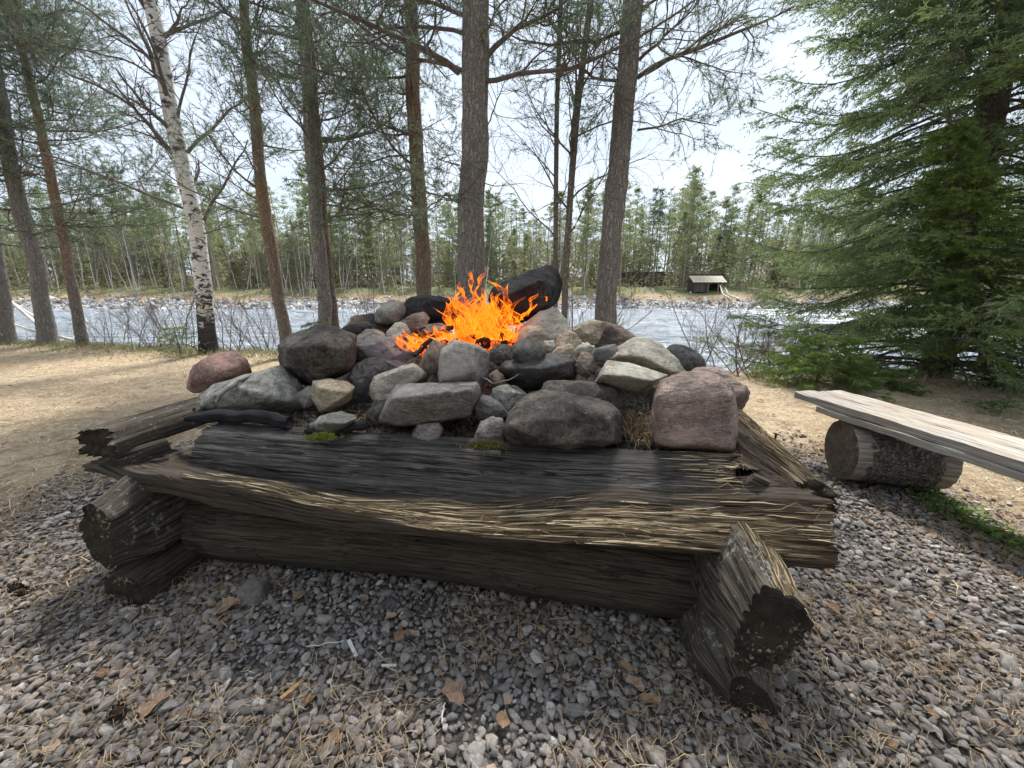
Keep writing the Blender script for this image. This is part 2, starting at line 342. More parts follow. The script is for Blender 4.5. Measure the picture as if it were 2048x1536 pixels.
def water_mat():
    t = NT('river_water'); o = t.obj(); t.b.inputs['Roughness'].default_value = .12; t.b.inputs['Specular IOR Level'].default_value = .6
    a = t.noise(t.map(o, (.55, 1.5, 1)), 1.5, 6, .62, .5); b = t.noise(t.map(o, (1.2, 3.4, 1)), 2.2, 5, .7, .3); c = t.noise(t.map(o, (.05, .22, 1)), 1.6, 4, .6, .6)
    sp = t.add('SeparateXYZ', {0: o}); x = sp.outputs[0]
    fx = t.ramp(t.math('MULTIPLY', x, .02), (.3, 0.), (.56, .17))
    foam = t.ramp(t.math('ADD', t.math('ADD', t.math('MULTIPLY', a, .45), t.math('MULTIPLY', c, .55)), fx), (.68, 0.), (.75, 1.))
    fl = t.ramp(b, (.63, 0.), (.70, .5)); fo = t.math('MAXIMUM', foam, t.math('MULTIPLY', fl, t.ramp(a, (.45, 0.), (.55, 1.))))
    col = t.mix(fo, t.mix(t.ramp(a, (.35, 0.), (.65, 1.)), (.10, .13, .16), (.44, .50, .57)), (.88, .9, .92))
    t.set(t.b, 'Roughness', t.mix(fo, (.14, .14, .14), (.9, .9, .9)))
    nb = t.bump(a, .9, .35); nb = t.bump(b, .8, .12, nb)
    return t.done(col, nb)
def wz(X, Y):
    P = np.stack([X * .45, Y * 1.2, 0 * X], -1).reshape(-1, 3)
    return (WATER + .05 * fbm(P, .55, 4)).reshape(X.shape)
grid_mesh('river', axis(-420, -40, 40, 420, .35), np.r_[np.arange(6.6, 20, .12), np.arange(20, 54, .3)], lambda X, Y: wz(X, Y).reshape(X.shape), water_mat(), kind='structure')
def fz(x, y):
    P = np.stack([x, y, np.zeros_like(x)], -1).reshape(-1, 3)
    b = np.interp(y, [44, 48, 50, 54, 60, 66, 90, 600], [-2.3, -1.62, -1.2, -.35, .55, .95, 1.6, 6])
    return b + (fbm(P, .3, 4) * .22).reshape(x.shape) * np.clip((y - 47) / 4, 0, 1)
def far_mat():
    t = NT('far_bank_soil'); o = t.obj(); y = t.add('SeparateXYZ', {0: o}).outputs[1]; n = t.noise(o, .8, 5, .7); n2 = t.noise(o, 4, 4, .7)
    yy = t.math('ADD', y, t.math('MULTIPLY', t.math('SUBTRACT', n, .5), 5.))
    m = t.math('MULTIPLY', t.math('SUBTRACT', yy, 46.), .05)
    a = t.mix(t.ramp(n2, (.4, 0.), (.6, 1.)), (.22, .21, .20), (.45, .43, .41)); b = t.mix(t.ramp(n2, (.4, 0.), (.6, 1.)), (.24, .16, .10), (.36, .28, .17)); c = t.mix(n, (.10, .115, .05), (.21, .20, .10))
    col = t.mix(t.ramp(m, (.22, 0.), (.3, 1.)), a, b); col = t.mix(t.ramp(m, (.42, 0.), (.55, 1.)), col, c)
    return t.done(col, t.bump(n2, .6, .2), .95)
grid_mesh('far_bank', axis(-600, -90, 90, 600, .8), np.r_[np.arange(44, 64, .5), np.arange(64, 100, 2), np.geomspace(102, 600, 20)], fz, far_mat(), kind='structure')

# ---------------------------------------------------------------- rocks
_ico = {}
def ico(sub):
    if sub in _ico: return _ico[sub]
    import bmesh
    bm = bmesh.new(); bmesh.ops.create_icosphere(bm, subdivisions=sub, radius=1)
    V = np.array([v.co[:] for v in bm.verts]); F = np.array([[v.index for v in f.verts] for f in bm.faces]); bm.free()
    _ico[sub] = (V, F); return V, F
def hull2(p):
    p = sorted(map(tuple, p)); lo = []; up = []
    def cr(o, a, b): return (a[0] - o[0]) * (b[1] - o[1]) - (a[1] - o[1]) * (b[0] - o[0])
    for q in p:
        while len(lo) > 1 and cr(lo[-2], lo[-1], q) <= 0: lo.pop()
        lo.append(q)
    for q in reversed(p):
        while len(up) > 1 and cr(up[-2], up[-1], q) <= 0: up.pop()
        up.append(q)
    return np.array(lo[:-1] + up[:-1])
def hull_planes(P):
    import bmesh
    bm = bmesh.new(); vs_ = [bm.verts.new(q) for q in P]; r = bmesh.ops.convex_hull(bm, input=vs_); bm.normal_update(); c = P.mean(0); N, D = [], []
    for f in bm.faces:
        n = np.array(f.normal[:]); q = np.array(f.verts[0].co[:])
        if f.calc_area() < 2e-5: continue
        if n @ (q - c) < 0: n = -n
        N.append(n); D.append(n @ q)
    bm.free(); return N, D
def rock_shape(rng, poly, Y, th, p, vc, rough=1., sub=5, tilt=0., front=None):
    W3 = np.array([at(x, y, Y) for x, y in poly]); c = (W3.min(0) + W3.max(0)) / 2
    q = hull2(W3[:, [0, 2]] - c[[0, 2]]); w = q[:, 0].max() - q[:, 0].min(); h = q[:, 1].max() - q[:, 1].min(); th = th * min(w, h * 1.6)
    N, Hh = [], []
    for i in range(len(q)):
        a, b = q[i], q[(i + 1) % len(q)]; e = b - a
        if np.linalg.norm(e) < .012: continue
        n = np.array([e[1], -e[0]]) / np.linalg.norm(e); ty = rng.uniform(-.18, .18)
        n3 = nrm(np.array([n[0], ty, n[1]])); N.append(n3); Hh.append(max(n @ a, .01) * np.linalg.norm(n3[[0, 2]]) + 0.0)
    vmin, vmax = q[:, 1].min(), q[:, 1].max(); v = vmin + vc * h
    def plane(nx, pt):                        # plane through pt with given normal
        n = nrm(np.array(nx)); N.append(n); Hh.append(max(n @ np.array(pt), .012))
    sl = (vmax - v) / (th * .95)
    if front:                                  # faces through corners read off the photograph, each brought forward by its own depth
        fp = np.array([at(x, y, Y - d) for x, y, d in front]) - c; sp3 = np.array([[a, rng.uniform(-.01, .01), b] for a, b in q]); bp = np.array([[a * .75, th * .8, b * .75] for a, b in q])
        N, Hh = hull_planes(np.concatenate([sp3, fp, bp])); Hh = [max(h, .01) * 1.045 for h in Hh]; p = max(p, 24)
    def plane(nx, pt, _pl=plane):
        if not front: _pl(nx, pt)
    plane((rng.uniform(-.25, .25) + tilt, -sl, 1.), (0, -th * .9, v))                 # top face falling to the viewer
    plane((rng.uniform(-.3, .3), -1., .12 + rng.uniform(-.1, .1)), (0, -th, v))   # front face
    plane((rng.uniform(-.3, .3), -1., -.55), (0, -th * .93, vmin + .3 * h))
    for sx in (-1, 1): plane((sx * rng.uniform(.7, 1.1), -1., rng.uniform(-.1, .3)), (sx * w * .36, -th * .82, v * .5))
    for k in range(5): plane((rng.uniform(-.7, .7), 1., rng.uniform(-.6, .6)), (0, th * rng.uniform(.8, 1.), 0))
    for k in range(0 if front else 4 if p > 60 else 9 if p >= 10 else 3):      # chipped facets towards the viewer and on top
        n = nrm(np.array([rng.uniform(-.75, .75), rng.uniform(-1.2, -.6), rng.uniform(-.4, .9)])); h0 = min(hh / max(n @ m, 1e-3) for m, hh in zip(N, Hh) if n @ m > .3); N.append(n); Hh.append(h0 * rng.uniform(.85, .98))
    N = np.array(N); Hh = np.array(Hh)
    D, F = ico(sub); off = rng.uniform(0, 30)
    Dn = nrm(D * np.array([w, 2 * th, h]) * .5)          # even spread over the shape
    G = np.maximum(Dn @ N.T, 0) / Hh[None]
    p = p * (2.2 if p < 12 else 3.6); g = (G ** p).sum(1) ** (1 / p); r = 1 / np.maximum(g, 1e-6)
    V = Dn * r[:, None]; sz = (w + h) / 2
    rr = 1 + rough * (.045 * fbm(Dn, 1.7, 2, off) + .03 * fbm(V / sz, 5, 4, off + 3, .6) - .05 * np.abs(fbm(V / sz, 3.2, 3, off + 9)))
    if p > 40: rr = 1 + (rr - 1) * .7
    V = V * rr[:, None] + Dn * (rough * .0035 * fbm(V, 42, 3, off + 5))[:, None]
    return V * 1.0, F, c
ROCKS = []
def rock(poly, Y, th, p, vc, pal, label, rough=1., sub=5, extra=None, group='stones piled round the fire', tilt=0., cat='stone', name='stone', front=None):
    rng = np.random.RandomState(100 + len(ROCKS)); V, F, c = rock_shape(rng, poly, Y, th, p, vc, rough, sub, tilt, front); mb = MB().add(V + c, F)
    if extra:
        V2, F2, c2 = rock_shape(rng, extra[0], extra[1], th, p, vc, rough, sub); mb.add(V2 + c2, F2)
    o = mb.build(name, RM[pal], None, c, label=label, category=cat)
    if group: o['group'] = group
    ROCKS.append(o); return o
R_ = rock
R_([(388,755),(400,725),(430,705),(470,702),(493,715),(492,745),(475,765),(430,778),(408,782),(395,772)], 2.0, .5, 9, .7, 'red', 'smooth reddish rounded stone resting alone on the left end of the pile', .6)
R_([(383,815),(400,785),(430,768),(470,758),(520,742),(555,732),(590,765),(612,820),(560,830),(450,832)], 1.85, .4, 14, .75, 'green', front=[(520,750,.05),(470,776,.12),(430,792,.12),(580,802,.12),(402,816,.1)], label='broad greenish grey slab leaning under the reddish stone and the big dark boulder', rough=1.1, tilt=-.3)
R_([(557,690),(580,668),(640,650),(680,656),(705,672),(708,720),(695,745),(640,770),(605,770),(565,745),(556,720)], 2.0, .5, 12, .72, 'dark', front=[(572,697,.16),(640,690,.24),(692,702,.16),(692,735,.15),(640,760,.14),(577,735,.14)], label='big dark sooty boulder with pinkish top above the greenish slab', rough=1.3)
R_([(595,790),(612,773),(628,775),(630,808),(612,817),(597,807)], 1.78, .5, 10, .6, 'grey', 'small grey stone tucked between the greenish slab and the streaked block', 1., 4)
R_([(624,800),(628,763),(655,759),(690,766),(706,778),(700,802),(662,822),(640,826)], 1.74, .5, 16, .8, 'tan', front=[(640,776,.11),(650,818,.1),(698,786,.07)], label='streaked brown grey block under the right side of the big dark boulder')
R_([(698,750),(715,724),(745,716),(790,726),(812,745),(800,800),(705,812)], 1.97, .4, 10, .75, 'slate', 'rounded bluish dark boulder behind the tan wedge stone')
R_([(740,770),(748,753),(800,733),(825,725),(850,743),(857,760),(800,796),(757,807),(740,792)], 1.78, .45, 16, .9, 'light', front=[(747,775,.07),(752,758,.07),(824,733,.06),(848,748,.08),(800,790,.09),(757,802,.09)], label='tan wedge shaped stone with flat face above the long mauve slab', rough=.9, tilt=-.2)
R_([(705,718),(713,692),(740,671),(770,680),(795,711),(770,722),(712,728)], 2.12, .5, 14, .55, 'mauve', 'pinkish grey triangular stone below the pale yellow cap stone')
R_([(705,692),(712,672),(730,659),(752,658),(769,672),(768,690),(720,700)], 2.25, .5, 9, .5, 'light', 'pale yellowish stone peeping over the pinkish grey triangle')
R_([(668,668),(700,648),(728,643),(748,657),(745,672),(705,680)], 2.42, .5, 16, .6, 'slate', 'dark flat stone behind the big dark boulder')
R_([(672,664),(705,632),(745,624),(775,632),(800,650),(785,676),(730,680)], 2.7, .5, 10, .6, 'brown', 'long grey brown boulder sloping at the back left of the fire')
R_([(752,625),(765,608),(785,599),(802,602),(809,625),(801,645),(780,652),(758,645)], 2.68, .6, 7, .6, 'grey', 'rounded grey stone head at the back left beside the black slab', .7)
R_([(800,606),(805,597),(835,592),(880,591),(918,598),(925,650),(860,660),(812,655)], 2.85, .35, 18, .93, 'black', 'flat black sooty slab standing behind the left of the flames')
R_([(795,648),(815,632),(845,629),(858,641),(850,664),(810,668)], 2.6, .6, 14, .6, 'brown', 'small dark reddish stone in front of the black slab')
R_([(774,664),(788,647),(808,647),(820,664),(819,684),(802,694),(784,686)], 2.32, .7, 8, .6, 'light', 'pale round stone like a skull at the left tip of the fire', .8)
R_([(818,672),(845,650),(885,645),(905,665),(850,684)], 2.55, .5, 16, .6, 'grey', 'flat ashy stone between the pale round stone and the flames')
R_([(836,738),(852,700),(868,678),(886,690),(890,730),(880,758),(862,762)], 1.84, .5, 22, .85, 'brown', front=[(856,708,.12),(880,735,.12),(860,758,.08)], label='pointed brown stone with a black left side touching the big grey block', rough=.9, tilt=-.5)
R_([(876,745),(882,700),(905,679),(935,685),(962,693),(978,708),(975,755),(962,780),(920,775),(878,768)], 1.74, .4, 20, .97, 'grey', front=[(886,708,.11),(905,686,.08),(955,696,.09),(950,742,.13),(884,760,.13),(960,776,.05)], label='upright grey block with broad flat face in front of the fire', rough=.7)
R_([(760,845),(768,815),(795,770),(870,768),(950,764),(957,785),(946,832),(860,848),(800,854)], 1.6, .36, 22, .86, 'mauve', front=[(768,818,.15),(790,797,.17),(830,793,.18),(941,781,.16),(765,838,.12),(800,850,.12),(940,832,.12)], label='long mauve grey slab with sharp top edge in the middle of the front row', rough=.8)
R_([(818,882),(835,850),(880,845),(887,858),(878,880),(850,887)], 1.47, .5, 20, .7, 'mauve', 'small flat stone under the right half of the long mauve slab', 1., 4)
R_([(618,852),(640,832),(670,828),(712,836),(692,857),(660,868),(630,868)], 1.52, .55, 18, .6, 'green', front=[(640,846,.09),(690,847,.08),(660,863,.06)], label='flat grey chip shaped stone near the yellow green moss')
R_([(946,886),(958,850),(985,838),(1006,835),(1010,886)], 1.42, .5, 18, .8, 'mauve', 'small reddish grey stone at the left foot of the largest front boulder', 1., 4)
R_([(1003,866),(1015,825),(1045,797),(1080,785),(1150,790),(1215,803),(1240,825),(1243,885),(1170,900),(1100,893),(1020,884)], 1.42, .42, 10, .72, 'dark', front=[(1022,850,.17),(1060,806,.07),(1150,810,.12),(1222,834,.14),(1222,880,.14),(1100,888,.18)], label='largest front boulder low and broad with a stepped top', rough=1., sub=5,
   extra=([(1065,800),(1100,762),(1160,765),(1230,771),(1258,786),(1254,835),(1244,885),(1150,885),(1080,870)], 1.56))
R_([(1300,880),(1308,795),(1325,762),(1360,748),(1420,746),(1462,772),(1476,820),(1472,905),(1400,908),(1325,897)], 1.42, .42, 9, .88, 'pink', front=[(1316,792,.14),(1343,766,.09),(1440,766,.09),(1462,802,.13),(1460,893,.14),(1326,885,.14)], label='big square pink granite boulder at the right front corner', rough=.8)
R_([(1370,760),(1395,741),(1450,741),(1484,772),(1480,800),(1468,820),(1400,815)], 1.85, .5, 9, .7, 'pink', 'pink stone showing behind the big square pink boulder')
R_([(1192,765),(1203,740),(1216,722),(1262,727),(1335,750),(1312,764),(1292,784),(1250,782)], 1.62, .5, 24, .62, 'light', front=[(1208,750,.14),(1252,752,.15),(1302,762,.12),(1250,776,.05),(1288,780,.05)], label='flat pale topped wedge with black underside against the pink boulder', rough=.8, tilt=-.15)
R_([(1205,722),(1235,700),(1275,673),(1300,675),(1325,692),(1352,716),(1374,748),(1330,762),(1290,756),(1225,740)], 1.95, .5, 14, .5, 'light', front=[(1268,690,.08),(1234,712,.12),(1286,714,.15),(1340,742,.12)], label='large pale grey mound shaped stone at the right of the pile', rough=1.)
R_([(1330,700),(1345,689),(1375,692),(1395,706),(1410,745),(1360,755)], 2.5, .5, 8, .7, 'slate', 'bluish grey rounded stone lowest at the far right of the pile', .6)
R_([(1188,695),(1198,655),(1215,650),(1245,655),(1280,680),(1250,712)], 2.5, .5, 10, .5, 'brown', 'brownish grey hump behind the two tone stone')
R_([(1147,662),(1163,647),(1182,640),(1206,643),(1208,657),(1196,682),(1178,690),(1160,680)], 2.38, .6, 14, .6, 'tan', 'two tone black and brown rounded stone perched at the right back')
R_([(1030,665),(1058,640),(1080,622),(1112,616),(1132,640),(1146,672),(1120,700),(1050,700)], 2.35, .45, 16, .6, 'light', front=[(1082,642,.1),(1046,670,.15),(1122,682,.15)], label='large pale grey leaning stone supporting the black boulder')
R_([(1018,690),(1035,668),(1055,653),(1086,654),(1094,672),(1090,700),(1055,706),(1022,704)], 2.18, .5, 18, .7, 'tan', 'pinkish tan angular stone at the right foot of the flames')
R_([(1098,712),(1122,670),(1142,661),(1155,668),(1168,690),(1160,712)], 2.08, .5, 14, .6, 'tan', 'tan cone shaped stone right of the small dark round one')
R_([(1024,705),(1033,688),(1058,679),(1083,687),(1093,708),(1075,727),(1042,728),(1027,718)], 1.76, .6, 6, .6, 'slate', 'smooth dark egg shaped stone lying on the broad dark block', .5)
R_([(998,738),(1008,722),(1050,720),(1100,707),(1140,710),(1150,722),(1148,758),(1070,780),(1035,780),(1003,755)], 1.8, .45, 22, .6, 'slate', front=[(1020,736,.14),(1090,737,.16),(1140,723,.1),(1060,770,.1),(1140,752,.08)], label='broad dark angular block under the smooth egg shaped stone')
R_([(973,708),(998,688),(1030,692),(1026,716),(1002,728),(976,722)], 1.9, .5, 14, .6, 'dark', 'dark stone between the upright grey block and the egg shaped one')
R_([(978,800),(985,776),(1015,774),(1052,790),(1040,812),(1005,820),(982,815)], 1.6, .5, 16, .7, 'green', 'dark greenish stone behind the left shoulder of the largest front boulder')
R_([(950,815),(962,796),(1000,806),(1020,830),(985,840),(952,838)], 1.53, .5, 14, .6, 'slate', 'low dark stone right of the long mauve slab', 1., 4)
R_([(962,732),(975,722),(1002,724),(1008,742),(985,755),(964,752)], 1.86, .5, 18, .6, 'dark', 'small dark stone wedged below the dark one by the grey block', 1., 4)
R_([(976,750),(995,739),(1008,752),(1010,772),(988,776)], 1.7, .5, 18, .7, 'brown', 'small brown split stone left of the broad dark block', 1., 4)
R_([(1146,702),(1160,690),(1180,688),(1197,702),(1190,712),(1150,712)], 1.98, .5, 14, .6, 'light', 'small flat pale stone above the brown wedge at right', 1., 4)
R_([(1178,712),(1190,698),(1232,688),(1240,708),(1222,722),(1190,722)], 1.93, .5, 16, .6, 'grey', 'grey stone left of the large pale mound shaped one', 1., 4)
R_([(1148,730),(1163,706),(1180,706),(1196,742),(1172,752),(1152,744)], 1.78, .5, 18, .8, 'brown', 'brown grey upright wedge behind the flat pale topped wedge', 1., 4)
R_([(1094,718),(1112,697),(1142,688),(1153,702),(1150,724),(1120,726)], 1.95, .5, 14, .7, 'tan', 'pinkish stone in front of the tan cone shaped one', 1., 4)
R_([(1086,700),(1090,682),(1110,680),(1108,706)], 2.04, .5, 16, .6, 'light', 'small whitish wedge between the pinkish tan and the cone shaped stone', 1., 4)
R_([(978,600),(985,575),(1020,560),(1060,547),(1080,534),(1100,529),(1118,538),(1123,570),(1114,606),(1090,624),(1050,640),(1030,652),(1005,645),(985,625)], 2.5, .5, 13, .8, 'black', front=[(1012,592,.16),(1078,562,.17),(1108,578,.13),(1100,608,.13),(1036,638,.12)], label='large black sooty boulder topping the pile right of the flames', rough=1.)
R_([(740,830),(752,800),(780,795),(810,790),(800,840),(755,845)], 1.7, .5, 16, .7, 'dark', 'dark stone in the shade left of the long mauve slab', 1., 4)
R_([(1190,742),(1215,735),(1228,752),(1205,765),(1188,760)], 1.72, .5, 14, .7, 'slate', 'small dark stone left under the flat pale topped wedge', 1., 3)
R_([(848,770),(862,752),(885,760),(880,776)], 1.72, .5, 14, .7, 'dark', 'little black stone between tan wedge and upright grey block', 1., 3)
R_([(905,655),(925,632),(960,640),(1000,640),(1025,665),(1000,692),(930,690)], 2.5, .5, 14, .6, 'black', 'sooty stone half hidden in the middle of the flames')
R_([(484,1185),(490,1166),(508,1158),(528,1168),(535,1188),(520,1206),(492,1206)], 1.27, .6, 7, .6, 'grey', 'round grey stone on the gravel against the shaded bottom log', .8, 4, group=None)
R_([(745,1230),(755,1208),(775,1200),(800,1206),(812,1228),(795,1248),(760,1250)], 1.22, .4, 8, .6, 'slate', 'dark stone sunk in the gravel under the middle of the bottom log', .8, 4, group=None)
R_([(535,1455),(545,1434),(562,1428),(568,1445),(558,1462),(540,1466)], .86, 1., 12, .6, 'mauve', 'larger grey pebble near the bottom left of the gravel', .8, 3, group=None)

# ---------------------------------------------------------------- the log crib
O2 = np.array([-1.50, 1.22]); A2 = np.array([.985, -.171]); B2 = np.array([.171, .985])
def crib(u, s, z):
    u, s, z = np.broadcast_arrays(u, s, z); return np.stack([O2[0] + u * A2[0] + s * B2[0], O2[1] + u * A2[1] + s * B2[1], z], -1)
def aniso(rng, n, m, fa, fm):
    g = rng.rand(fa + 1, fm) * 2 - 1
    ta = np.linspace(0, fa, n, endpoint=False); ia = ta.astype(int); fa_ = ta - ia; fa_ = (fa_ * fa_ * (3 - 2 * fa_))[:, None]
    tm = np.linspace(0, fm, m, endpoint=False); im = tm.astype(int); fm_ = tm - im; fm_ = (fm_ * fm_ * (3 - 2 * fm_))[None]
    a = g[ia][:, im] * (1 - fm_) + g[ia][:, (im + 1) % fm] * fm_; b = g[ia + 1][:, im] * (1 - fm_) + g[ia + 1][:, (im + 1) % fm] * fm_
    return a * (1 - fa_) + b * fa_
def closed(poly, m, sm, ang=False):
    if ang:
        p = np.asarray(poly, float); p = np.r_[p, p[:1]]; d = np.linspace(0, len(p) - 1, 3000, endpoint=False); fine = np.stack([np.interp(d, np.arange(len(p)), p[:, k]) for k in (0, 1)], 1); c = (p[:-1].min(0) + p[:-1].max(0)) / 2
        a = np.arctan2(fine[:, 1] - c[1], fine[:, 0] - c[0]); r = np.linalg.norm(fine - c, axis=1); o = np.argsort(a); t = -np.linspace(-PI, PI, m, endpoint=False)[::1]; rr = np.interp(t, a[o], r[o], period=2 * PI); q = c + np.stack([np.cos(t), np.sin(t)], 1) * rr[:, None]
        for _ in range(sm): q = (np.roll(q, 1, 0) + 2 * q + np.roll(q, -1, 0)) / 4
        return q
    p = np.asarray(poly, float); p = np.r_[p, p[:1]]; d = np.r_[0, np.cumsum(np.linalg.norm(np.diff(p, axis=0), axis=1))]
    t = np.linspace(0, d[-1], m, endpoint=False); q = np.stack([np.interp(t, d, p[:, 0]), np.interp(t, d, p[:, 1])], 1)
    for _ in range(sm): q = (np.roll(q, 1, 0) + 2 * q + np.roll(q, -1, 0)) / 4
    return q
def log(name, keys, side, parent, mat, endm, seed, n=160, m=120, sm=14, amp=.004, cracks=4, cdepth=.012, jag=(.0, .0), rotf=None, label=None, mapf=None, fib=0, fibrot=None, wob=.008, ang=False):
    """keys: [(along, [(c, z) ...])] cross-sections; side: along runs into the depth, else along the front."""
    rng = np.random.RandomState(seed); mapf = mapf or (lambda al, c, z: crib(c, al, z) if side else crib(al, c, z))
    K = [(a, closed(p, m, sm, ang)) for a, p in keys]; al = np.linspace(K[0][0], K[-1][0], n); ka = np.array([k[0] for k in K]); S = np.stack([k[1] for k in K])
    j = np.clip(np.searchsorted(ka, al, 'right') - 1, 0, len(ka) - 2); f = ((al - ka[j]) / (ka[j + 1] - ka[j]))[:, None, None]; f = f * f * (3 - 2 * f)
    Q = S[j] * (1 - f) + S[j + 1] * f                                    # n,m,2
    T = np.roll(Q, -1, 1) - np.roll(Q, 1, 1); Nn = np.stack([T[..., 1], -T[..., 0]], -1); Nn = nrm(Nn)
    if ((Q - Q.mean(1, keepdims=True)) * Nn).sum() < 0: Nn = -Nn
    Lg = abs(ka[-1] - ka[0]); d = wob * aniso(rng, n, m, max(2, int(Lg * 2)), 5) + .5 * wob * aniso(rng, n, m, max(3, int(Lg * 5)), 9)
    gr = aniso(rng, n, m, max(2, int(Lg * 3)), m // 3) * .6 + aniso(rng, n, m, max(4, int(Lg * 9)), m // 2) * .5
    rot = np.zeros((n, m))
    if rotf: rot = rotf(al[:, None] + 0 * Q[..., 0], Q[..., 0], Q[..., 1])
    d += gr * amp * (1 + 2.2 * rot); th = np.arange(m) / m
    for c in range(cracks):
        c0 = rng.rand(); a0 = rng.uniform(0, .6); a1 = a0 + rng.uniform(.3, .9); tt = np.linspace(0, 1, n); w = .5 * (1 - np.cos(2 * PI * np.clip((tt - a0) / (a1 - a0), 0, 1)))
        cc = c0 + .02 * np.cumsum(rng.randn(n)) / math.sqrt(n); dd = np.abs((th[None] - cc[:, None] + .5) % 1 - .5) * m
        d -= cdepth * w[:, None] * np.exp(-(dd / 1.1) ** 2)
    P2 = Q + Nn * d[..., None]; AL = np.repeat(al[:, None], m, 1)
    e0 = aniso(rng, 4, m, 3, m // 2)[0] * .6 + aniso(rng, 4, m, 3, m // 5)[1] * .4; e1 = aniso(rng, 4, m, 3, m // 2)[0] * .6 + aniso(rng, 4, m, 3, m // 5)[1] * .4
    w0 = np.exp(-np.arange(n) / (n * .02)); AL = AL + jag[0] * e0[None] * w0[:, None] + jag[1] * e1[None] * w0[::-1, None]
    V = mapf(AL, P2[..., 0], P2[..., 1]); per = np.cumsum(np.r_[0, np.linalg.norm(np.diff(Q[0], axis=0), axis=1)])
    gc = np.stack([AL, np.repeat(per[None], n, 0), d * 3], -1)
    i = np.arange(n * m).reshape(n, m); a = i[:-1]; b = i[1:]; F = np.stack([a, b, np.roll(b, -1, 1), np.roll(a, -1, 1)], -1).reshape(-1, 4)
    ori = V.reshape(-1, 3).mean(0)
    o = mk(name, V.reshape(-1, 3), F, mat, parent, ori, attrs={'gc': gc.reshape(-1, 3), 'rot': rot.ravel()})
    if label: o['label'] = label
    for e, (row, js) in enumerate(((0, jag[0]), (n - 1, jag[1]))):        # the cut ends
        ring2 = P2[row]; cen = ring2.mean(0); rs0 = ring2.copy()
        for _ in range(60): rs0 = (np.roll(rs0, 1, 0) + 2 * rs0 + np.roll(rs0, -1, 0)) / 4
        rs = np.r_[1, .97, .93, np.linspace(.88, 0, 10)]; Vv, G = [], []
        for r in rs:
            q = cen + (rs0 - cen) * r + (ring2 - rs0) * r ** 7; q3 = AL[row] * r ** 6 + (1 - r ** 6) * al[row]; nz = .006 * fbm(np.c_[q * 1., q3 * 0 + seed], 30, 3) + js * .1 * vnoise(np.c_[q, q3 * 0 + seed], 60)
            Vv.append(mapf(q3 + (nz if 0 < r < .99 else 0), q[:, 0], q[:, 1])); G.append(np.stack([np.full(m, 0.) + np.linalg.norm(q - cen, axis=1), q[:, 0], q[:, 1]], -1))
        Vv = np.concatenate(Vv); G = np.concatenate(G); ii = np.arange(len(rs) * m).reshape(len(rs), m); a = ii[:-1]; b = ii[1:]
        F = np.stack([a, b, np.roll(b, -1, 1), np.roll(a, -1, 1)], -1).reshape(-1, 4); F = F if e else F[:, ::-1]
        mk('cut_end', Vv, F, endm, o, None, attrs={'gc': G}).location = tuple(-ori)
    if fib:                                                               # loose fibres lifting off the rotten wood
        w = np.clip(rot, 0, 1).ravel() + 1e-9; pk = rng.choice(n * m, fib, p=w / w.sum()); r_, c_ = pk // m, pk % m
        ln = rng.uniform(.03, .2, fib) ** 1. * n / Lg; kk = 5; PP = np.empty((fib, kk, 3)); sl = rng.randn(fib) * .35; hair = rng.rand(fib) < .18
        for q in range(kk):
            rr_ = np.clip(r_ + ln * q / (kk - 1), 0, n - 1).astype(int); cc_ = (c_ + (np.where(hair, rng.randn(fib) * 1.6, sl) * q).astype(int)) % m
            PP[:, q] = V[rr_, cc_] + np.stack([0 * sl, -.0015 * (1 + q * hair), .001 + .0012 * np.abs(sl) + np.where(hair, (q / kk) ** 2 * rng.rand(fib) * .016, (q / kk) ** 3 * rng.rand(fib) * .006)], -1)
        R = np.where(hair, rng.uniform(.0004, .0009, fib), rng.uniform(.0009, .0032, fib))[:, None] * np.array([.3, .9, 1, .7, .15])[None]; Vf, Ff = tubes(PP, R, 3)
        mk('wood_fibre', Vf, Ff, M_FIB, o, None, attrs={'rnd': np.repeat(rng.rand(fib), kk * 3)}, kind='stuff').location = tuple(-ori)
    return o
def fib_mat(name, a, b, c):
    t = NT(name); r = t.attr('rnd').outputs['Fac']; return t.done(t.ramp(r, (0., a), (.5, b), (1., c)))
M_FIB = fib_mat('pale_wood_fibre', (.045, .03, .018), (.19, .13, .065), (.56, .45, .29))

pit = empty('log_fire_crib', (O2[0] + 1.1, O2[1] + 1.0, 0), 'square crib of weathered notched logs holding the fire and its stones', 'fire pit')
SS = np.clip
# layer 1 and 2, side logs (along = depth)
def secpx(px, s_):                       # cross-section corners read off the photograph, on the plane at depth s_
    out = []
    for x, y in px:
        d = ray(x, y); t = (s_ + O2 @ B2) / (d[:2] @ B2); p = d[:2] * t - O2; out.append((float(p @ A2), float(H + d[2] * t)))
    return out
pL1 = [(-.09, -.02), (-.10, .06), (-.05, .13), (.03, .135), (.09, .12), (.10, .0), (.06, -.04), (-.04, -.04)]
log('log', [(.02, pL1), (2.45, pL1)], True, pit, M_LOG, M_END, 1, 90, 90)
pL2 = [(-.10, .20), (-.115, .31), (-.09, .42), (-.02, .50), (.045, .475), (.07, .32), (.065, .15), (-.01, .135), (-.07, .15)]
cL2 = secpx([(172, 1100), (156, 1047), (168, 1008), (184, 1002), (219, 1034), (228, 1085), (232, 1148), (203, 1136)], .0)
log('log', [(.0, cL2), (.16, pL2), (2.5, pL2)], True, pit, M_LOGSIDE, M_END, 2, ang=True, n=260, m=120, sm=2, amp=.003, jag=(.01, .01), label='thick left side log with hewn flat face')
pR1 = [(2.08, -.03), (2.085, .10), (2.12, .185), (2.20, .20), (2.27, .15), (2.29, .06), (2.28, -.03), (2.18, -.05)]
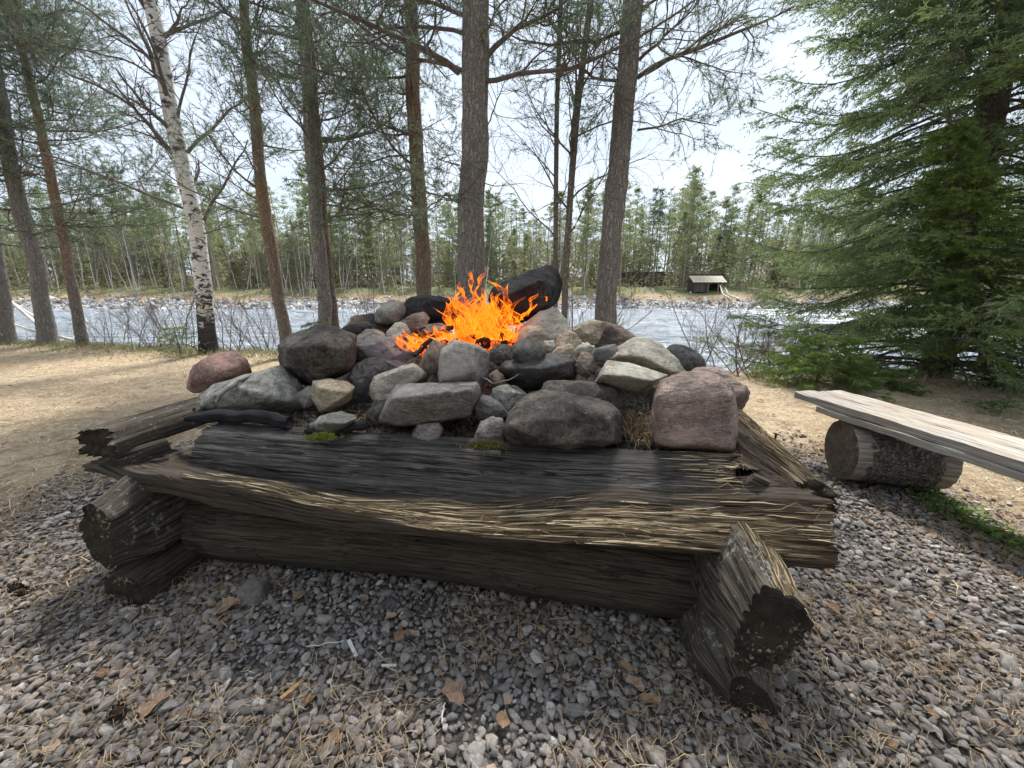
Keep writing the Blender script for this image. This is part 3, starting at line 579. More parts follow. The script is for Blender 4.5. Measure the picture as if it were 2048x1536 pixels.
cR1 = secpx([(1462, 1440), (1462, 1366), (1471, 1352), (1503, 1357), (1540, 1387), (1555, 1424), (1553, 1450), (1505, 1462)], -.01)
log('log', [(-.01, cR1), (.12, pR1), (2.45, pR1)], True, pit, M_LOGSIDE, M_END, 3, ang=True, n=140, m=90, sm=3, amp=.003)
pR2a = [(2.095, .24), (2.10, .33), (2.13, .41), (2.17, .455), (2.22, .44), (2.29, .40), (2.325, .33), (2.315, .26), (2.25, .205), (2.15, .195)]
pR2b = [(2.09, .24), (2.10, .35), (2.13, .44), (2.165, .50), (2.20, .505), (2.27, .44), (2.32, .34), (2.315, .25), (2.25, .20), (2.15, .19)]
rotR2 = lambda al, c, z: SS((c - 2.16) * 14, 0, 1) * SS((z - .34 + (c - 2.25) * .5) * 16, 0, 1) * SS((.55 - al) * 3, 0, 1)
cR2 = secpx([(1462, 1321), (1487, 1252), (1522, 1166), (1579, 1192), (1622, 1233), (1610, 1276), (1569, 1321), (1487, 1344)], -.05)
log('log', [(-.05, cR2), (.14, pR2b), (.4, pR2b), (2.5, pR2b)], True, pit, M_LOGSIDE, M_END, 4, ang=True, n=300, m=170, sm=2, amp=.0035, jag=(.02, .01), rotf=rotR2, fib=500, label='thick right side log with splintered pale top and black end')
# front bottom log
def circ(cx, cz, r, rz=None, k=16): return [(cx + r * math.cos(2 * PI * i / k), cz + (rz or r) * math.sin(2 * PI * i / k)) for i in range(k)]
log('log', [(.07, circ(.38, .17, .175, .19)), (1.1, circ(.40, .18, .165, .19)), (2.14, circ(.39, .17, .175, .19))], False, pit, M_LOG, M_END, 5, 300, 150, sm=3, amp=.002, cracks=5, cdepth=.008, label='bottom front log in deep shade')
# front middle log, hollowed by rot
F0 = [(.18, .465), (.175, .49), (.24, .50), (.32, .495), (.40, .485), (.42, .46), (.32, .45), (.24, .45)]
F1 = [(.135, .385), (.11, .515), (.17, .50), (.25, .455), (.34, .46), (.42, .40), (.32, .35), (.22, .35)]
F2 = [(.12, .365), (.10, .465), (.16, .44), (.24, .435), (.34, .45), (.42, .40), (.32, .35), (.22, .35)]
F3 = [(.12, .385), (.09, .43), (.15, .43), (.22, .455), (.32, .46), (.42, .40), (.32, .35), (.22, .36)]
F4 = [(.12, .415), (.09, .455), (.15, .485), (.23, .535), (.34, .54), (.44, .46), (.34, .38), (.22, .38)]
F5 = [(.17, .385), (.14, .435), (.17, .50), (.24, .575), (.36, .58), (.46, .48), (.36, .38), (.24, .37)]
rotF = lambda al, c, z: SS(1.12 - np.abs(c - .13 - .03 * (al > 2)) * 11, 0, 1) * SS((al - .1) * 1.2, 0, 1) * (1 - .3 * SS((al - 1.6) * 2, 0, 1)) * np.where(c < .14 + .04 * (al > 2.1), SS((z - np.interp(al, [.1, .45, .9, 1.3, 1.9, 2.44], [.50, .50, .45, .415, .44, .425]) + .004) * 110, 0, 1), 1) * np.where(c > .14, SS(1.25 - .35 * aniso(np.random.RandomState(3), al.shape[0], al.shape[1], 9, 14), .2, 1), 1)
log('log', [(-.27, F0), (.10, [(.14, .42), (.12, .51), (.19, .505), (.27, .48), (.36, .48), (.42, .42), (.32, .38), (.22, .38)]), (.45, F1), (.9, F2), (1.3, F3), (1.9, F4), (2.44, F5)], False, pit, M_LOG, M_END, 6, 520, 200, sm=2, amp=.0035, cracks=6, cdepth=.014, jag=(.02, .03), rotf=rotF, fib=850, wob=.005, label='middle front log rotted open into pale splinters')
# front top log
G0 = [(.29, .50), (.31, .565), (.37, .60), (.46, .60), (.53, .54), (.50, .46), (.36, .455)]
G1 = [(.245, .44), (.275, .53), (.34, .595), (.43, .615), (.53, .56), (.52, .46), (.36, .42)]
G2 = [(.245, .47), (.27, .55), (.33, .605), (.43, .62), (.53, .56), (.52, .46), (.36, .44)]
rotG = lambda al, c, z: SS((al - 1.95) * 1.5, 0, .3) * SS((z - .47) * 8, 0, 1)
log('log', [(.13, G1), (.8, G1), (1.5, G1), (2.23, G2)], False, pit, M_LOGTOP, M_END, 7, 420, 160, sm=4, amp=.0032, cracks=8, cdepth=.015, jag=(.02, .05), rotf=rotG, fib=260, label='top front log blackened by fire with silver streaks')
# top side logs
T0 = [(-.21, .56), (-.22, .615), (-.15, .66), (-.08, .655), (-.045, .605), (-.06, .55), (-.14, .535)]
log('log', [(.15, T0), (2.4, T0)], True, pit, M_LOGSIDE, M_END, 8, 140, 100, sm=6, amp=.004, jag=(.035, .01), label='top left side log with broken end and a nail')
T1 = [(-.30, .585), (-.31, .615), (-.27, .635), (-.225, .62), (-.22, .58), (-.26, .57)]
log('log', [(.2, T1), (1.1, T1)], True, pit, M_LOG, M_END, 9, 70, 50, sm=3, amp=.004, jag=(.04, .01), label='thin split rail lying along the top left log')
U0 = [(2.33, .49), (2.34, .555), (2.40, .60), (2.45, .60), (2.50, .56), (2.49, .49), (2.42, .46)]
U1 = [(2.26, .45), (2.28, .57), (2.345, .64), (2.41, .645), (2.47, .58), (2.46, .47), (2.36, .43)]
rotU = lambda al, c, z: SS((z - .57) * 16, 0, .7) * SS((c - 2.33) * 14, 0, 1)
log('log', [(.30, U0), (.55, U1), (2.4, U1)], True, pit, M_LOG, M_END, 10, 180, 120, sm=4, amp=.006, jag=(.06, .01), rotf=rotU, fib=450, label='top right side log crumbling at its near end')
# back logs
for z0, r0 in ((.2, .17), (.52, .12)):
    log('log', [(.0, circ(2.3, z0, r0)), (2.3, circ(2.3, z0, r0))], False, pit, M_LOG, M_END, 12 + int(z0 * 10), 60, 40, sm=2)
# nails and splinter plates
def tube1(name, pts, rad, mat, parent=None, sides=8, label=None, cat=None, wig=0., seed=0, origin=True, **kw):
    rng = np.random.RandomState(seed); P = smoothpath(np.array(pts, float), 14 if len(pts) > 2 else 5); P[1:-1] += rng.randn(len(P) - 2, 3) * wig
    rad = np.interp(np.linspace(0, 1, len(P)), np.linspace(0, 1, len(rad)), rad) if np.ndim(rad) else np.full(len(P), rad)
    V, F = tubes(P[None], rad[None], sides); k = len(P)
    T = [[(i, i + 1, 0) for i in range(1, sides - 1)]]; a = (k - 1) * sides
    caps = np.array([(0, i, i + 1) for i in range(1, sides - 1)] + [(a, a + i + 1, a + i) for i in range(1, sides - 1)])
    gc = np.stack([np.repeat(np.arange(k) * .1, sides), np.tile(np.arange(sides) * .02, k), np.zeros(k * sides)], -1)
    o = mk(name, V, [F, caps], mat, parent, P[0] if origin else None, attrs={'gc': gc, 'rot': np.zeros(len(V))}, **kw)
    if label: o['label'] = label
    if cat: o['category'] = cat
    return o
M_IRON = flat_mat('rusty_iron', (.035, .02, .015), (.09, .045, .03), 60, .6)
def nail(p, q):
    o = tube1('nail', [p, q], .004, M_IRON, pit); n = nrm(np.array(q) - np.array(p))
    tube1('nail_head', [q, np.array(q) + n * .003], .010, M_IRON, o, 10, origin=False); o.children[0].location = tuple(-np.array(p))
    return o
a = at(260, 842, 1.62); nail(a - [0, 0, .03], a + [0, 0, .012])
a = at(1548, 878, 1.45); nail(a - [0, 0, .04], a + [.006, 0, .02])
a = at(1553, 950, 1.2); nail(a + [.05, .05, 0], a - [.03, .02, -.003])
# bits of plank wedged at the right corner
def slab(name, c, size, rot, mat, parent=None, seed=0, nn=(24, 10, 4), rough=.003, **kw):
    rng = np.random.RandomState(seed); from mathutils import Euler
    n = [max(2, k) for k in nn]; faces = []; mb = MB(); off = rng.rand() * 20
    Rm = np.array(Euler(rot).to_matrix())
    for ax in range(3):
        for sg in (-1, 1):
            u, v = [i for i in range(3) if i != ax]; gu, gv = np.meshgrid(np.linspace(-1, 1, n[u]), np.linspace(-1, 1, n[v]), indexing='ij')
            P = np.zeros(gu.shape + (3,)); P[..., u] = gu; P[..., v] = gv; P[..., ax] = sg; P = P.reshape(-1, 3)
            i = np.arange(len(P)).reshape(gu.shape); F = np.stack([i[:-1, :-1], i[1:, :-1], i[1:, 1:], i[:-1, 1:]], -1).reshape(-1, 4)
            if (sg > 0) == (ax == 1): F = F[:, ::-1]
            Q = P * np.array(size) / 2; w = np.stack([fbm(Q, 5, 3, off), fbm(Q, 9, 3, off + 5), fbm(Q * np.array([.4, 1, 1]), 18, 3, off + 9)], -1) * rough
            w[:, 0] *= np.abs(P[:, 0]) ** 6 * 3
            mb.add((Q + w) @ Rm.T, F, gc=Q + np.array([seed, 0, 0]), rot=np.zeros(len(Q)))
    V = np.concatenate(mb.V) + np.asarray(c); mb.V = [V]
    return mb.build(name, mat, parent, c, smooth=False, **kw)
slab('wood_chip', at(1500, 975, 1.13), (.07, .015, .10), (.3, .5, .2), M_LOGSIDE, pit, 3, (8, 3, 8))
slab('wood_chip', at(1535, 955, 1.25), (.10, .02, .09), (.5, -.3, .4), M_LOG, pit, 4, (8, 3, 8))
slab('wood_chip', at(285, 905, 1.45), (.16, .02, .06), (.4, -.15, .75), M_LOGSIDE, pit, 5, (12, 3, 6))
# moss and lichen patches on the logs
def fuzz(name, c, r, h, n, mat, label, cat, seed, parent=None, flat=(1, .4), kind=None, ln=.012):
    rng = np.random.RandomState(seed); q = rng.randn(n, 2) * np.array([r, r * flat[1]]) * .5
    base = np.stack([q[:, 0], q[:, 1], h * np.exp(-(q[:, 0] / r) ** 2 * 2) * rng.rand(n)], -1) + np.asarray(c)
    P = np.stack([base, base + np.stack([rng.randn(n) * ln * .4, rng.randn(n) * ln * .4, ln * (.5 + rng.rand(n))], -1)], 1)
    V, F, rn = needles(rng, P, 4, ln * .8, ln * .35, 1.2, 0, .9)
    kw = dict(label=label, category=cat) if label else {}
    if kind: kw['kind'] = kind
    return mk(name, V, F, mat, parent, c, attrs={'rnd': rn}, **kw)
M_MOSS = leaf_mat('yellow_green_moss', (.17, .18, .03), (.32, .33, .07), (.13, .14, .03), .2)
M_MOSSD = leaf_mat('dark_moss', (.10, .10, .03), (.2, .18, .06), (.08, .09, .03), .2)
fuzz('moss_patch', atz(645, 878, .622), .045, .010, 800, M_MOSS, 'bright yellow green moss cushion on the top front log', 'moss', 5)
fuzz('moss_patch', atz(972, 895, .622), .06, .010, 900, M_MOSSD, 'dull brown green moss on the log left of the largest front boulder', 'moss', 6)

# the fill of ash and soil inside the crib
def fillz(u, s):
    P = np.stack([u, s, np.zeros_like(u)], -1).reshape(-1, 3); t = SS((s - .5) / .8, 0, 1); t = t * t * (3 - 2 * t); r = np.exp(-((u - 1.1) ** 2 / 1.2))
    return .565 + .22 * t * r + (fbm(P, 5, 3) * .018 + fbm(P, 22, 2) * .006).reshape(u.shape)
us, ss = np.linspace(.0, 2.36, 140), np.linspace(.42, 2.3, 110); Ug, Sg = np.meshgrid(us, ss, indexing='ij'); i = np.arange(Ug.size).reshape(Ug.shape)
t = NT('ash_and_soil'); o_ = t.obj(); n1 = t.noise(o_, 9, 5, .7); n2 = t.noise(o_, 70, 3, .7)
M_ASH = t.done(t.mix(t.ramp(n2, (.4, 0.), (.7, 1.)), t.mix(t.ramp(n1, (.4, 0.), (.6, 1.)), (.012, .011, .011), (.06, .048, .038)), (.13, .11, .09)), t.bump(n2, .9, .015), .95)
mk('ash_bed', crib(Ug, Sg, fillz(Ug, Sg)).reshape(-1, 3), np.stack([i[:-1, :-1], i[1:, :-1], i[1:, 1:], i[:-1, 1:]], -1).reshape(-1, 4), M_ASH, kind='structure')
# charcoal, small stones, needles and twigs strewn on the fill
def scatter_strips(name, P, dirs, ln, w, mat, rnd, bend=.3, seed=0, lift=.003, **kw):
    rng = np.random.RandomState(seed); n = len(P); D = nrm(dirs); s = nrm(np.cross(D, np.array([0, 0, 1.]) + rng.randn(n, 3) * .3)) * w[:, None] / 2
    mid = P + D * ln[:, None] * .5 + np.c_[rng.randn(n, 2) * ln[:, None] * bend * .3, np.abs(rng.randn(n)) * ln * .12 + lift]
    E = P + D * ln[:, None]
    V = np.stack([P - s, P + s, mid - s, mid + s, E - s * .5, E + s * .5], 1).reshape(-1, 3); b = np.arange(n)[:, None] * 6
    F = np.concatenate([b + [0, 1, 3, 2], b + [2, 3, 5, 4]])
    return mk(name, V, F, mat, attrs={'rnd': np.repeat(rnd, 6)}, **kw)
rng = np.random.RandomState(77)
M_LITTER = fib_mat('dry_needles', (.10, .065, .04), (.30, .2, .11), (.55, .43, .28))
n = 9000; u = rng.uniform(.05, 2.3, n); s = .42 + np.abs(rng.randn(n)) * .3; P = crib(u, s, fillz(u, s) + .006)
scatter_strips('needle_litter', P, np.c_[rng.randn(n, 2), rng.randn(n) * .15], rng.uniform(.02, .07, n), rng.uniform(.0008, .0018, n), M_LITTER, rng.rand(n), seed=3, kind='stuff')
def chunks(name, C3, sz, mat, seed, sub=1, **kw):
    rng = np.random.RandomState(seed); D, F = ico(sub); n = len(C3); V = D[None] * (1 + .35 * rng.randn(n, len(D), 1)) * rng.uniform(.5, 1.3, (n, 1, 3)) * np.asarray(sz)[:, None, None] + C3[:, None]
    Fa = (F[None] + (np.arange(n) * len(D))[:, None, None]).reshape(-1, 3)
    return mk(name, V.reshape(-1, 3), Fa, mat, attrs={'rnd': np.repeat(rng.rand(n), len(D))}, smooth=False, **kw)
M_CHAR = flat_mat('charcoal', (.006, .006, .007), (.03, .03, .033), 40, .55, .6, .5)
n = 1500; u = rng.uniform(.1, 2.2, n); s = .42 + np.abs(rng.randn(n)) * .35; chunks('charcoal_bits', crib(u, s, fillz(u, s) + .004), rng.uniform(.004, .014, n), M_CHAR, 5, kind='stuff')
M_CHIP = fib_mat('grey_grit', (.05, .045, .042), (.17, .155, .145), (.36, .33, .3))
n = 2600; u = rng.uniform(.05, 2.3, n); s = .42 + np.abs(rng.randn(n)) * .3; chunks('stone_grit', crib(u, s, fillz(u, s) + .003), rng.uniform(.003, .011, n), M_CHIP, 6, kind='stuff')
# dead leaves and grass in the gap by the pink boulder
n = 500; c = at(1275, 870, 1.45); P = c + rng.randn(n, 3) * [.03, .06, .02]; scatter_strips('dry_grass', P, np.c_[rng.randn(n, 2) * .5, rng.rand(n)], rng.uniform(.03, .09, n), rng.uniform(.001, .003, n), M_LITTER, rng.rand(n), seed=9, kind='stuff')

# charred log and sticks
M_BURNT = wood_mat('charred_wood', (.008, .008, .009), (.04, .04, .043), warm=(.012, .011, .011))
tube1('charred_log', [at(372, 838, 1.62), at(430, 832, 1.6), at(500, 832, 1.58), at(545, 836, 1.56), at(580, 845, 1.54)], [.012, .03, .027, .03, .026], M_BURNT, None, 12, 'black charred curved piece of wood lying behind the top front log', 'charred wood', .003, 3)
tube1('charred_log', [at(345, 828, 1.72), at(372, 826, 1.7), at(392, 822, 1.72)], [.02, .022, .018], M_BURNT, None, 10, 'short black charred stub at the left log corner', 'charred wood', .003, 4)
tube1('charred_log', [at(612, 862, 1.5), at(660, 866, 1.48), at(740, 845, 1.53)][::-1], [.02, .018, .01], M_BURNT, None, 10, 'small black charred stick beside the grey chip shaped stone', 'charred wood', .003, 4)
tube1('stick', [at(432, 804, 1.62), at(450, 782, 1.66), at(480, 762, 1.75), at(528, 742, 1.9)], [.006, .009, .008, .005], M_TWIG, None, 7, 'brown broken stick lying across the greenish grey slab', 'stick', .002, 5)
for q, (pts, lab) in enumerate([
    ([at(962, 752, 1.68), at(985, 768, 1.62), at(1018, 760, 1.6), at(1038, 748, 1.6)], 'pale forked twig in front of the broad dark block'),
    ([at(1142, 712, 1.75), at(1165, 735, 1.7), at(1192, 758, 1.68)], 'thin straight twig between the brown wedges at right'),
    ([at(772, 722, 1.95), at(800, 735, 1.9), at(838, 712, 1.95)], 'grey twig at the left edge of the fire bed')]):
    tube1('twig', pts, [.004, .0035, .002], M_TWIG_G if q != 1 else M_TWIG, None, 6, lab, 'twig', .001, 8 + q)
rb = np.random.RandomState(5); burn_l = ['burning stick lowest in the flames', 'burning stick leaning left out of the flames', 'charred stick across the middle of the embers', 'burning stick rising behind the flames', 'charred branch end pointing at the upright block', 'thin burning twig left of the flames', 'thin charred twig by the pale round stone']
for q, (a, b, r) in enumerate([((900, 702, 2.0), (1030, 690, 2.15), .02), ((830, 712, 1.95), (905, 655, 2.2), .014), ((880, 690, 2.05), (1000, 672, 2.25), .022), ((930, 690, 2.25), (1010, 640, 2.35), .02), ((925, 700, 1.95), (980, 684, 2.1), .024), ((800, 700, 2.1), (880, 668, 2.25), .008), ((765, 705, 2.05), (850, 655, 2.4), .006)]):
    tube1('burning_stick', [at(*a), (at(*a) + at(*b)) / 2 + rb.randn(3) * .015, at(*b)], r, M_BURNT, None, 8, burn_l[q], 'stick', .004, 20 + q, group='sticks in the fire')

# ---------------------------------------------------------------- flames
def flame_mat():
    t = NT('flame'); h = t.attr('heat').outputs['Fac']; lw = t.add('LayerWeight', {'Blend': .42}).outputs['Facing']; n = t.noise(t.map(t.obj(), (16, 16, 9)), 1, 3, .6, 1.5)
    f = t.math('ADD', t.math('MULTIPLY', lw, .5), t.math('ADD', t.math('MULTIPLY', h, 1.05), t.math('MULTIPLY', t.math('SUBTRACT', n, .5), 1.3)))
    col = t.ramp(f, (.15, (.7, .10, .005)), (.45, (1., .24, .012)), (.68, (1., .42, .03)), (.88, (1., .78, .14)))
    em = t.add('Emission', {'Color': col, 'Strength': .9}); tr = t.add('BsdfTransparent')
    al = t.ramp(t.math('ADD', t.math('MULTIPLY', lw, .9), t.math('ADD', t.math('MULTIPLY', h, .25), t.math('MULTIPLY', t.math('SUBTRACT', n, .5), 1.6))), (.12, .05), (.6, .95))
    ms = t.add('MixShader', {0: al, 1: tr.outputs[0], 2: em.outputs[0]}); t.t.links.new(ms.outputs[0], t.out.inputs[0]); return t.m
M_FLAME = flame_mat()
fire = empty('campfire_flames', at(960, 690, 2.15), 'bright orange flames leaping from the burning sticks among the stones', 'fire')
rf = np.random.RandomState(41)
def tongue(px, py, Y, h, w, lean, heat, curl=1., seed=0):
    r = np.random.RandomState(seed); k = 20; t = np.linspace(0, 1, k); base = at(px, py, Y); ph = r.rand() * 6.3; fr = r.uniform(4, 7)
    w = w * 1.55; fr *= .8; sw = np.sin(ph + fr * t) * w * .95 * curl * t ** .6; sw2 = np.cos(ph * 1.7 + fr * .9 * t) * w * .8 * curl * t ** .6
    P = base + np.stack([lean * h * t ** 1.4 + sw, sw2, h * t], -1); rad = w * (np.sin(PI * np.clip(t * .86 + .14, 0, 1)) ** .9 * (1 - .45 * t) + .02)
    s = 12; th = np.arange(s) * 2 * PI / s; an = ph + t * r.uniform(1.5, 4) * (1 if r.rand() < .5 else -1)
    e1 = np.stack([np.cos(an), np.sin(an), 0 * an], -1); e2 = np.stack([-np.sin(an), np.cos(an), .5 * np.sin(3 * t + ph)], -1)
    V = P[:, None] + rad[:, None, None] * (np.cos(th)[None, :, None] * e1[:, None] + .28 * np.sin(th)[None, :, None] * e2[:, None]); V = V.reshape(-1, 3)
    V = V + np.stack([fbm(V, 14, 2, seed), fbm(V, 14, 2, seed + 5), fbm(V, 10, 2, seed + 9)], -1) * w * .55
    i = np.arange(k * s).reshape(k, s); a = i[:-1]; b = i[1:]; F = np.stack([a, np.roll(a, -1, 1), np.roll(b, -1, 1), b], -1).reshape(-1, 4)
    hh = np.repeat(heat * (1 - .8 * t), s); mk('flame', V, F, M_FLAME, fire, base, attrs={'heat': hh})
sd = 0
for k in range(85):                       # main body
    x = rf.normal(968, 38); x = min(max(x, 898), 1045); y = rf.uniform(650, 704) - abs(x - 965) * .1; c = 1 - abs(x - 968) / 95
    tongue(x, y, rf.uniform(2.02, 2.35), rf.uniform(.08, .17) * (.6 + .8 * max(c, 0)), rf.uniform(.012, .032), rf.uniform(-.5, .35), rf.uniform(.0, .45) + .55 * max(1 - abs(x - 975) / 45, 0) ** 1.2, 1., k)
for k in range(26):                        # upper licks
    x = rf.normal(975, 42); x = min(max(x, 900), 1050); y = rf.uniform(600, 650); tongue(x, y, rf.uniform(2.1, 2.4), rf.uniform(.06, .13), rf.uniform(.010, .022), rf.uniform(-.5, .5), rf.uniform(0, .3), 1.1, 200 + k)
for k in range(34):                        # low left arm
    x = rf.uniform(812, 915); y = 700 - (x - 812) * .14 + rf.uniform(-6, 6); tongue(x, y, rf.uniform(2.0, 2.2), rf.uniform(.05, .10), rf.uniform(.01, .022), rf.uniform(-.9, -.1), rf.uniform(0, .25), 1.2, 300 + k)
for k, (x, y, h, w, l) in enumerate([(945, 585, .10, .014, -.3), (958, 565, .07, .012, .4), (1000, 580, .06, .012, -.9), (940, 560, .05, .01, .2), (1062, 605, .05, .012, .3), (1040, 640, .09, .018, .7), (1050, 632, .08, .016, .5), (1095, 602, .03, .008, -.5), (955, 600, .12, .014, .1), (925, 590, .08, .012, 0), (796, 682, .03, .01, -.8), (1022, 690, .10, .016, .1), (1030, 680, .08, .012, .2)]):
    tongue(x, y, 2.2, h, w, l, .1, 1., 400 + k)
t = NT('glowing_ember'); n_ = t.noise(t.obj(), 60, 3, .6); t.b.inputs['Emission Strength'].default_value = .8
t.set(t.b, 'Emission Color', t.ramp(n_, (.45, (0., 0., 0.)), (.6, (1., .12, .01)))); M_EMBER = t.done((.02, .018, .018))
q = np.array([at(rf.uniform(830, 1035), rf.uniform(684, 712), rf.uniform(1.98, 2.3)) for _ in range(150)]); chunks('glowing_embers', q, rf.uniform(.006, .018, 150), M_EMBER, 15, kind='stuff')
# thin smoke drifting low at the left of the fire
def smoke():
    t = NT('thin_smoke'); t.n.remove(t.b); v = t.add('VolumePrincipled', {'Color': (.55, .65, .85, 1), 'Anisotropy': .3})
    gr = t.add('VectorMath', {0: t.obj()}, operation='LENGTH').outputs['Value']; nn = t.noise(t.obj(), 3, 3, .6, .5)
    t.set(v, 'Density', t.math('MAXIMUM', t.math('MULTIPLY', t.math('SUBTRACT', t.math('SUBTRACT', 1., gr), t.math('MULTIPLY', nn, .7)), 4.), 0.)); t.t.links.new(v.outputs[0], t.out.inputs['Volume']); return t.m
V, F = ico(3); c = at(790, 700, 1.98); sm = mk('smoke', V, F, smoke(), None, None, kind='stuff'); sm.location = tuple(c); sm.scale = (.2, .16, .16)

# ---------------------------------------------------------------- bench
bench = empty('log_bench', (2.25, 2.1, 0), 'grey plank bench resting on a short bark covered log at the right', 'bench')
def strip_plank(name, c0, c1, w, th, seed, **kw):
    c0, c1 = np.array(c0, float), np.array(c1, float); d = c1 - c0; L = np.linalg.norm(d)
    return slab(name, (c0 + c1) / 2, (L, w, th), (0, 0, math.atan2(d[1], d[0])), M_PLANK, bench, seed, (90, 12, 4), .004, **kw)
strip_plank('seat_plank', (2.065, 2.62, .455), (2.44, .3, .455), .165, .042, 31)
strip_plank('seat_plank', (2.245, 2.63, .456), (2.62, .31, .456), .185, .040, 32)
strip_plank('under_plank', (2.06, 2.43, .412), (2.41, .4, .412), .13, .036, 33, label='narrower plank lying under the front edge of the seat')
def support(p0, p1, r, seed, lab=None):
    p0, p1 = np.array(p0), np.array(p1); d = p1 - p0; L = np.linalg.norm(d); d = d / L; q = np.array([d[1], -d[0], 0])
    mf = lambda al, c, z: p0 + d * np.asarray(al)[..., None] + q * np.asarray(c)[..., None] + np.array([0, 0, 1.]) * (np.asarray(z)[..., None] - p0[2])
    sec = circ(0, p0[2], r, r * .98)
    return log('support_log', [(0, sec), (L, sec)], True, bench, M_STUMP, M_ENDL, seed, 90, 160, sm=3, amp=.004, cracks=2, mapf=mf, jag=(.0, .0), wob=.006)
def stump_mat():
    t = NT('flaking_stump_bark'); g = t.attr('gc').outputs['Vector']; o = t.obj(); sp = t.add('SeparateXYZ', {0: g}); a = sp.outputs[0]
    v = t.add('TexVoronoi', {'Vector': t.add('VectorMath', {0: t.map(o, (52, 52, 52)), 1: t.math('MULTIPLY', t.noise(o, 25, 3), 2.5)}, operation='ADD').outputs[0], 'Scale': 1.}, feature='DISTANCE_TO_EDGE').outputs['Distance']
    n = t.noise(o, 30, 4, .7); n0 = t.noise(o, 9, 3, .6)
    bark = t.mix(t.ramp(n, (.4, 0.), (.65, 1.)), (.14, .12, .105), (.3, .28, .25)); bark = t.mix(t.ramp(v, (0., .8), (.07, 0.)), bark, (.05, .042, .036))
    bare = t.mix(t.ramp(t.noise(t.map(g, (4, 90, 90)), 1, 4), (.4, 0.), (.65, 1.)), (.17, .14, .11), (.36, .32, .27))
    e = t.math('ADD', t.math('ABSOLUTE', t.math('SUBTRACT', a, .245)), t.math('MULTIPLY', t.math('SUBTRACT', n0, .5), .18))
    m = t.ramp(e, (.165, 0.), (.17, 1.)); col = t.mix(m, bark, bare)
    h = t.mix(m, t.ramp(v, (0., .2), (.2, 1.)), (.0, .0, .0)); return t.done(col, t.bump(n, .5, .01, t.bump(h, .9, .03)))
M_STUMP = stump_mat()
support((2.06, 2.24, .2), (2.53, 2.12, .2), .19, 41)
support((2.42, .62, .2), (2.86, .55, .2), .19, 42)
bench.children[-1]['label'] = 'near support log just outside the picture'

# ---------------------------------------------------------------- trees near the camera
def gb(x, y): return float(gz(np.array([x]), np.array([y]))[0])
def trunk_mesh(path, r, mat, root, seed, name='trunk', sides=26, rings=150, amp=.05, flare=.22, z0=None, wob=.03):
    rng = np.random.RandomState(seed); P = smoothpath(path, rings); t = np.linspace(0, 1, rings); rad = np.interp(t, np.linspace(0, 1, len(r)), r)
    zz = P[:, 2] - P[0, 2]; rad = rad * (1 + flare * np.exp(-np.maximum(zz - .1, 0) / .22)); L = zz[-1]
    P[:, :2] += np.stack([np.interp(t, np.linspace(0, 1, 14), rng.randn(14)), np.interp(t, np.linspace(0, 1, 14), rng.randn(14))], 1) * min(rad[0], .1) * wob * 3
    V, F = tubes(P[None], rad[None], sides); ctr = np.repeat(P, sides, 0); n = nrm(V - ctr); rr = np.repeat(rad, sides)
    V = V + n * (rr * (amp * 1.6 * vnoise(V * [1, 1, .5], 9, seed) + amp * vnoise(V * [1, 1, .35], 40, seed + 3) + amp * .7 * vnoise(V * [1, 1, .5], 90, seed + 6)))[:, None]
    return mk(name, V, F, mat, root, P[0], smooth=True), P, rad
def limb(pts, r0, r1, k=12, rng=None, wig=.0):
    P = smoothpath(np.array(pts), k)
    if rng is not None: P[1:] += np.cumsum(rng.randn(k - 1, 3), 0) * wig
    return P[None], np.linspace(r0, r1, k)[None]
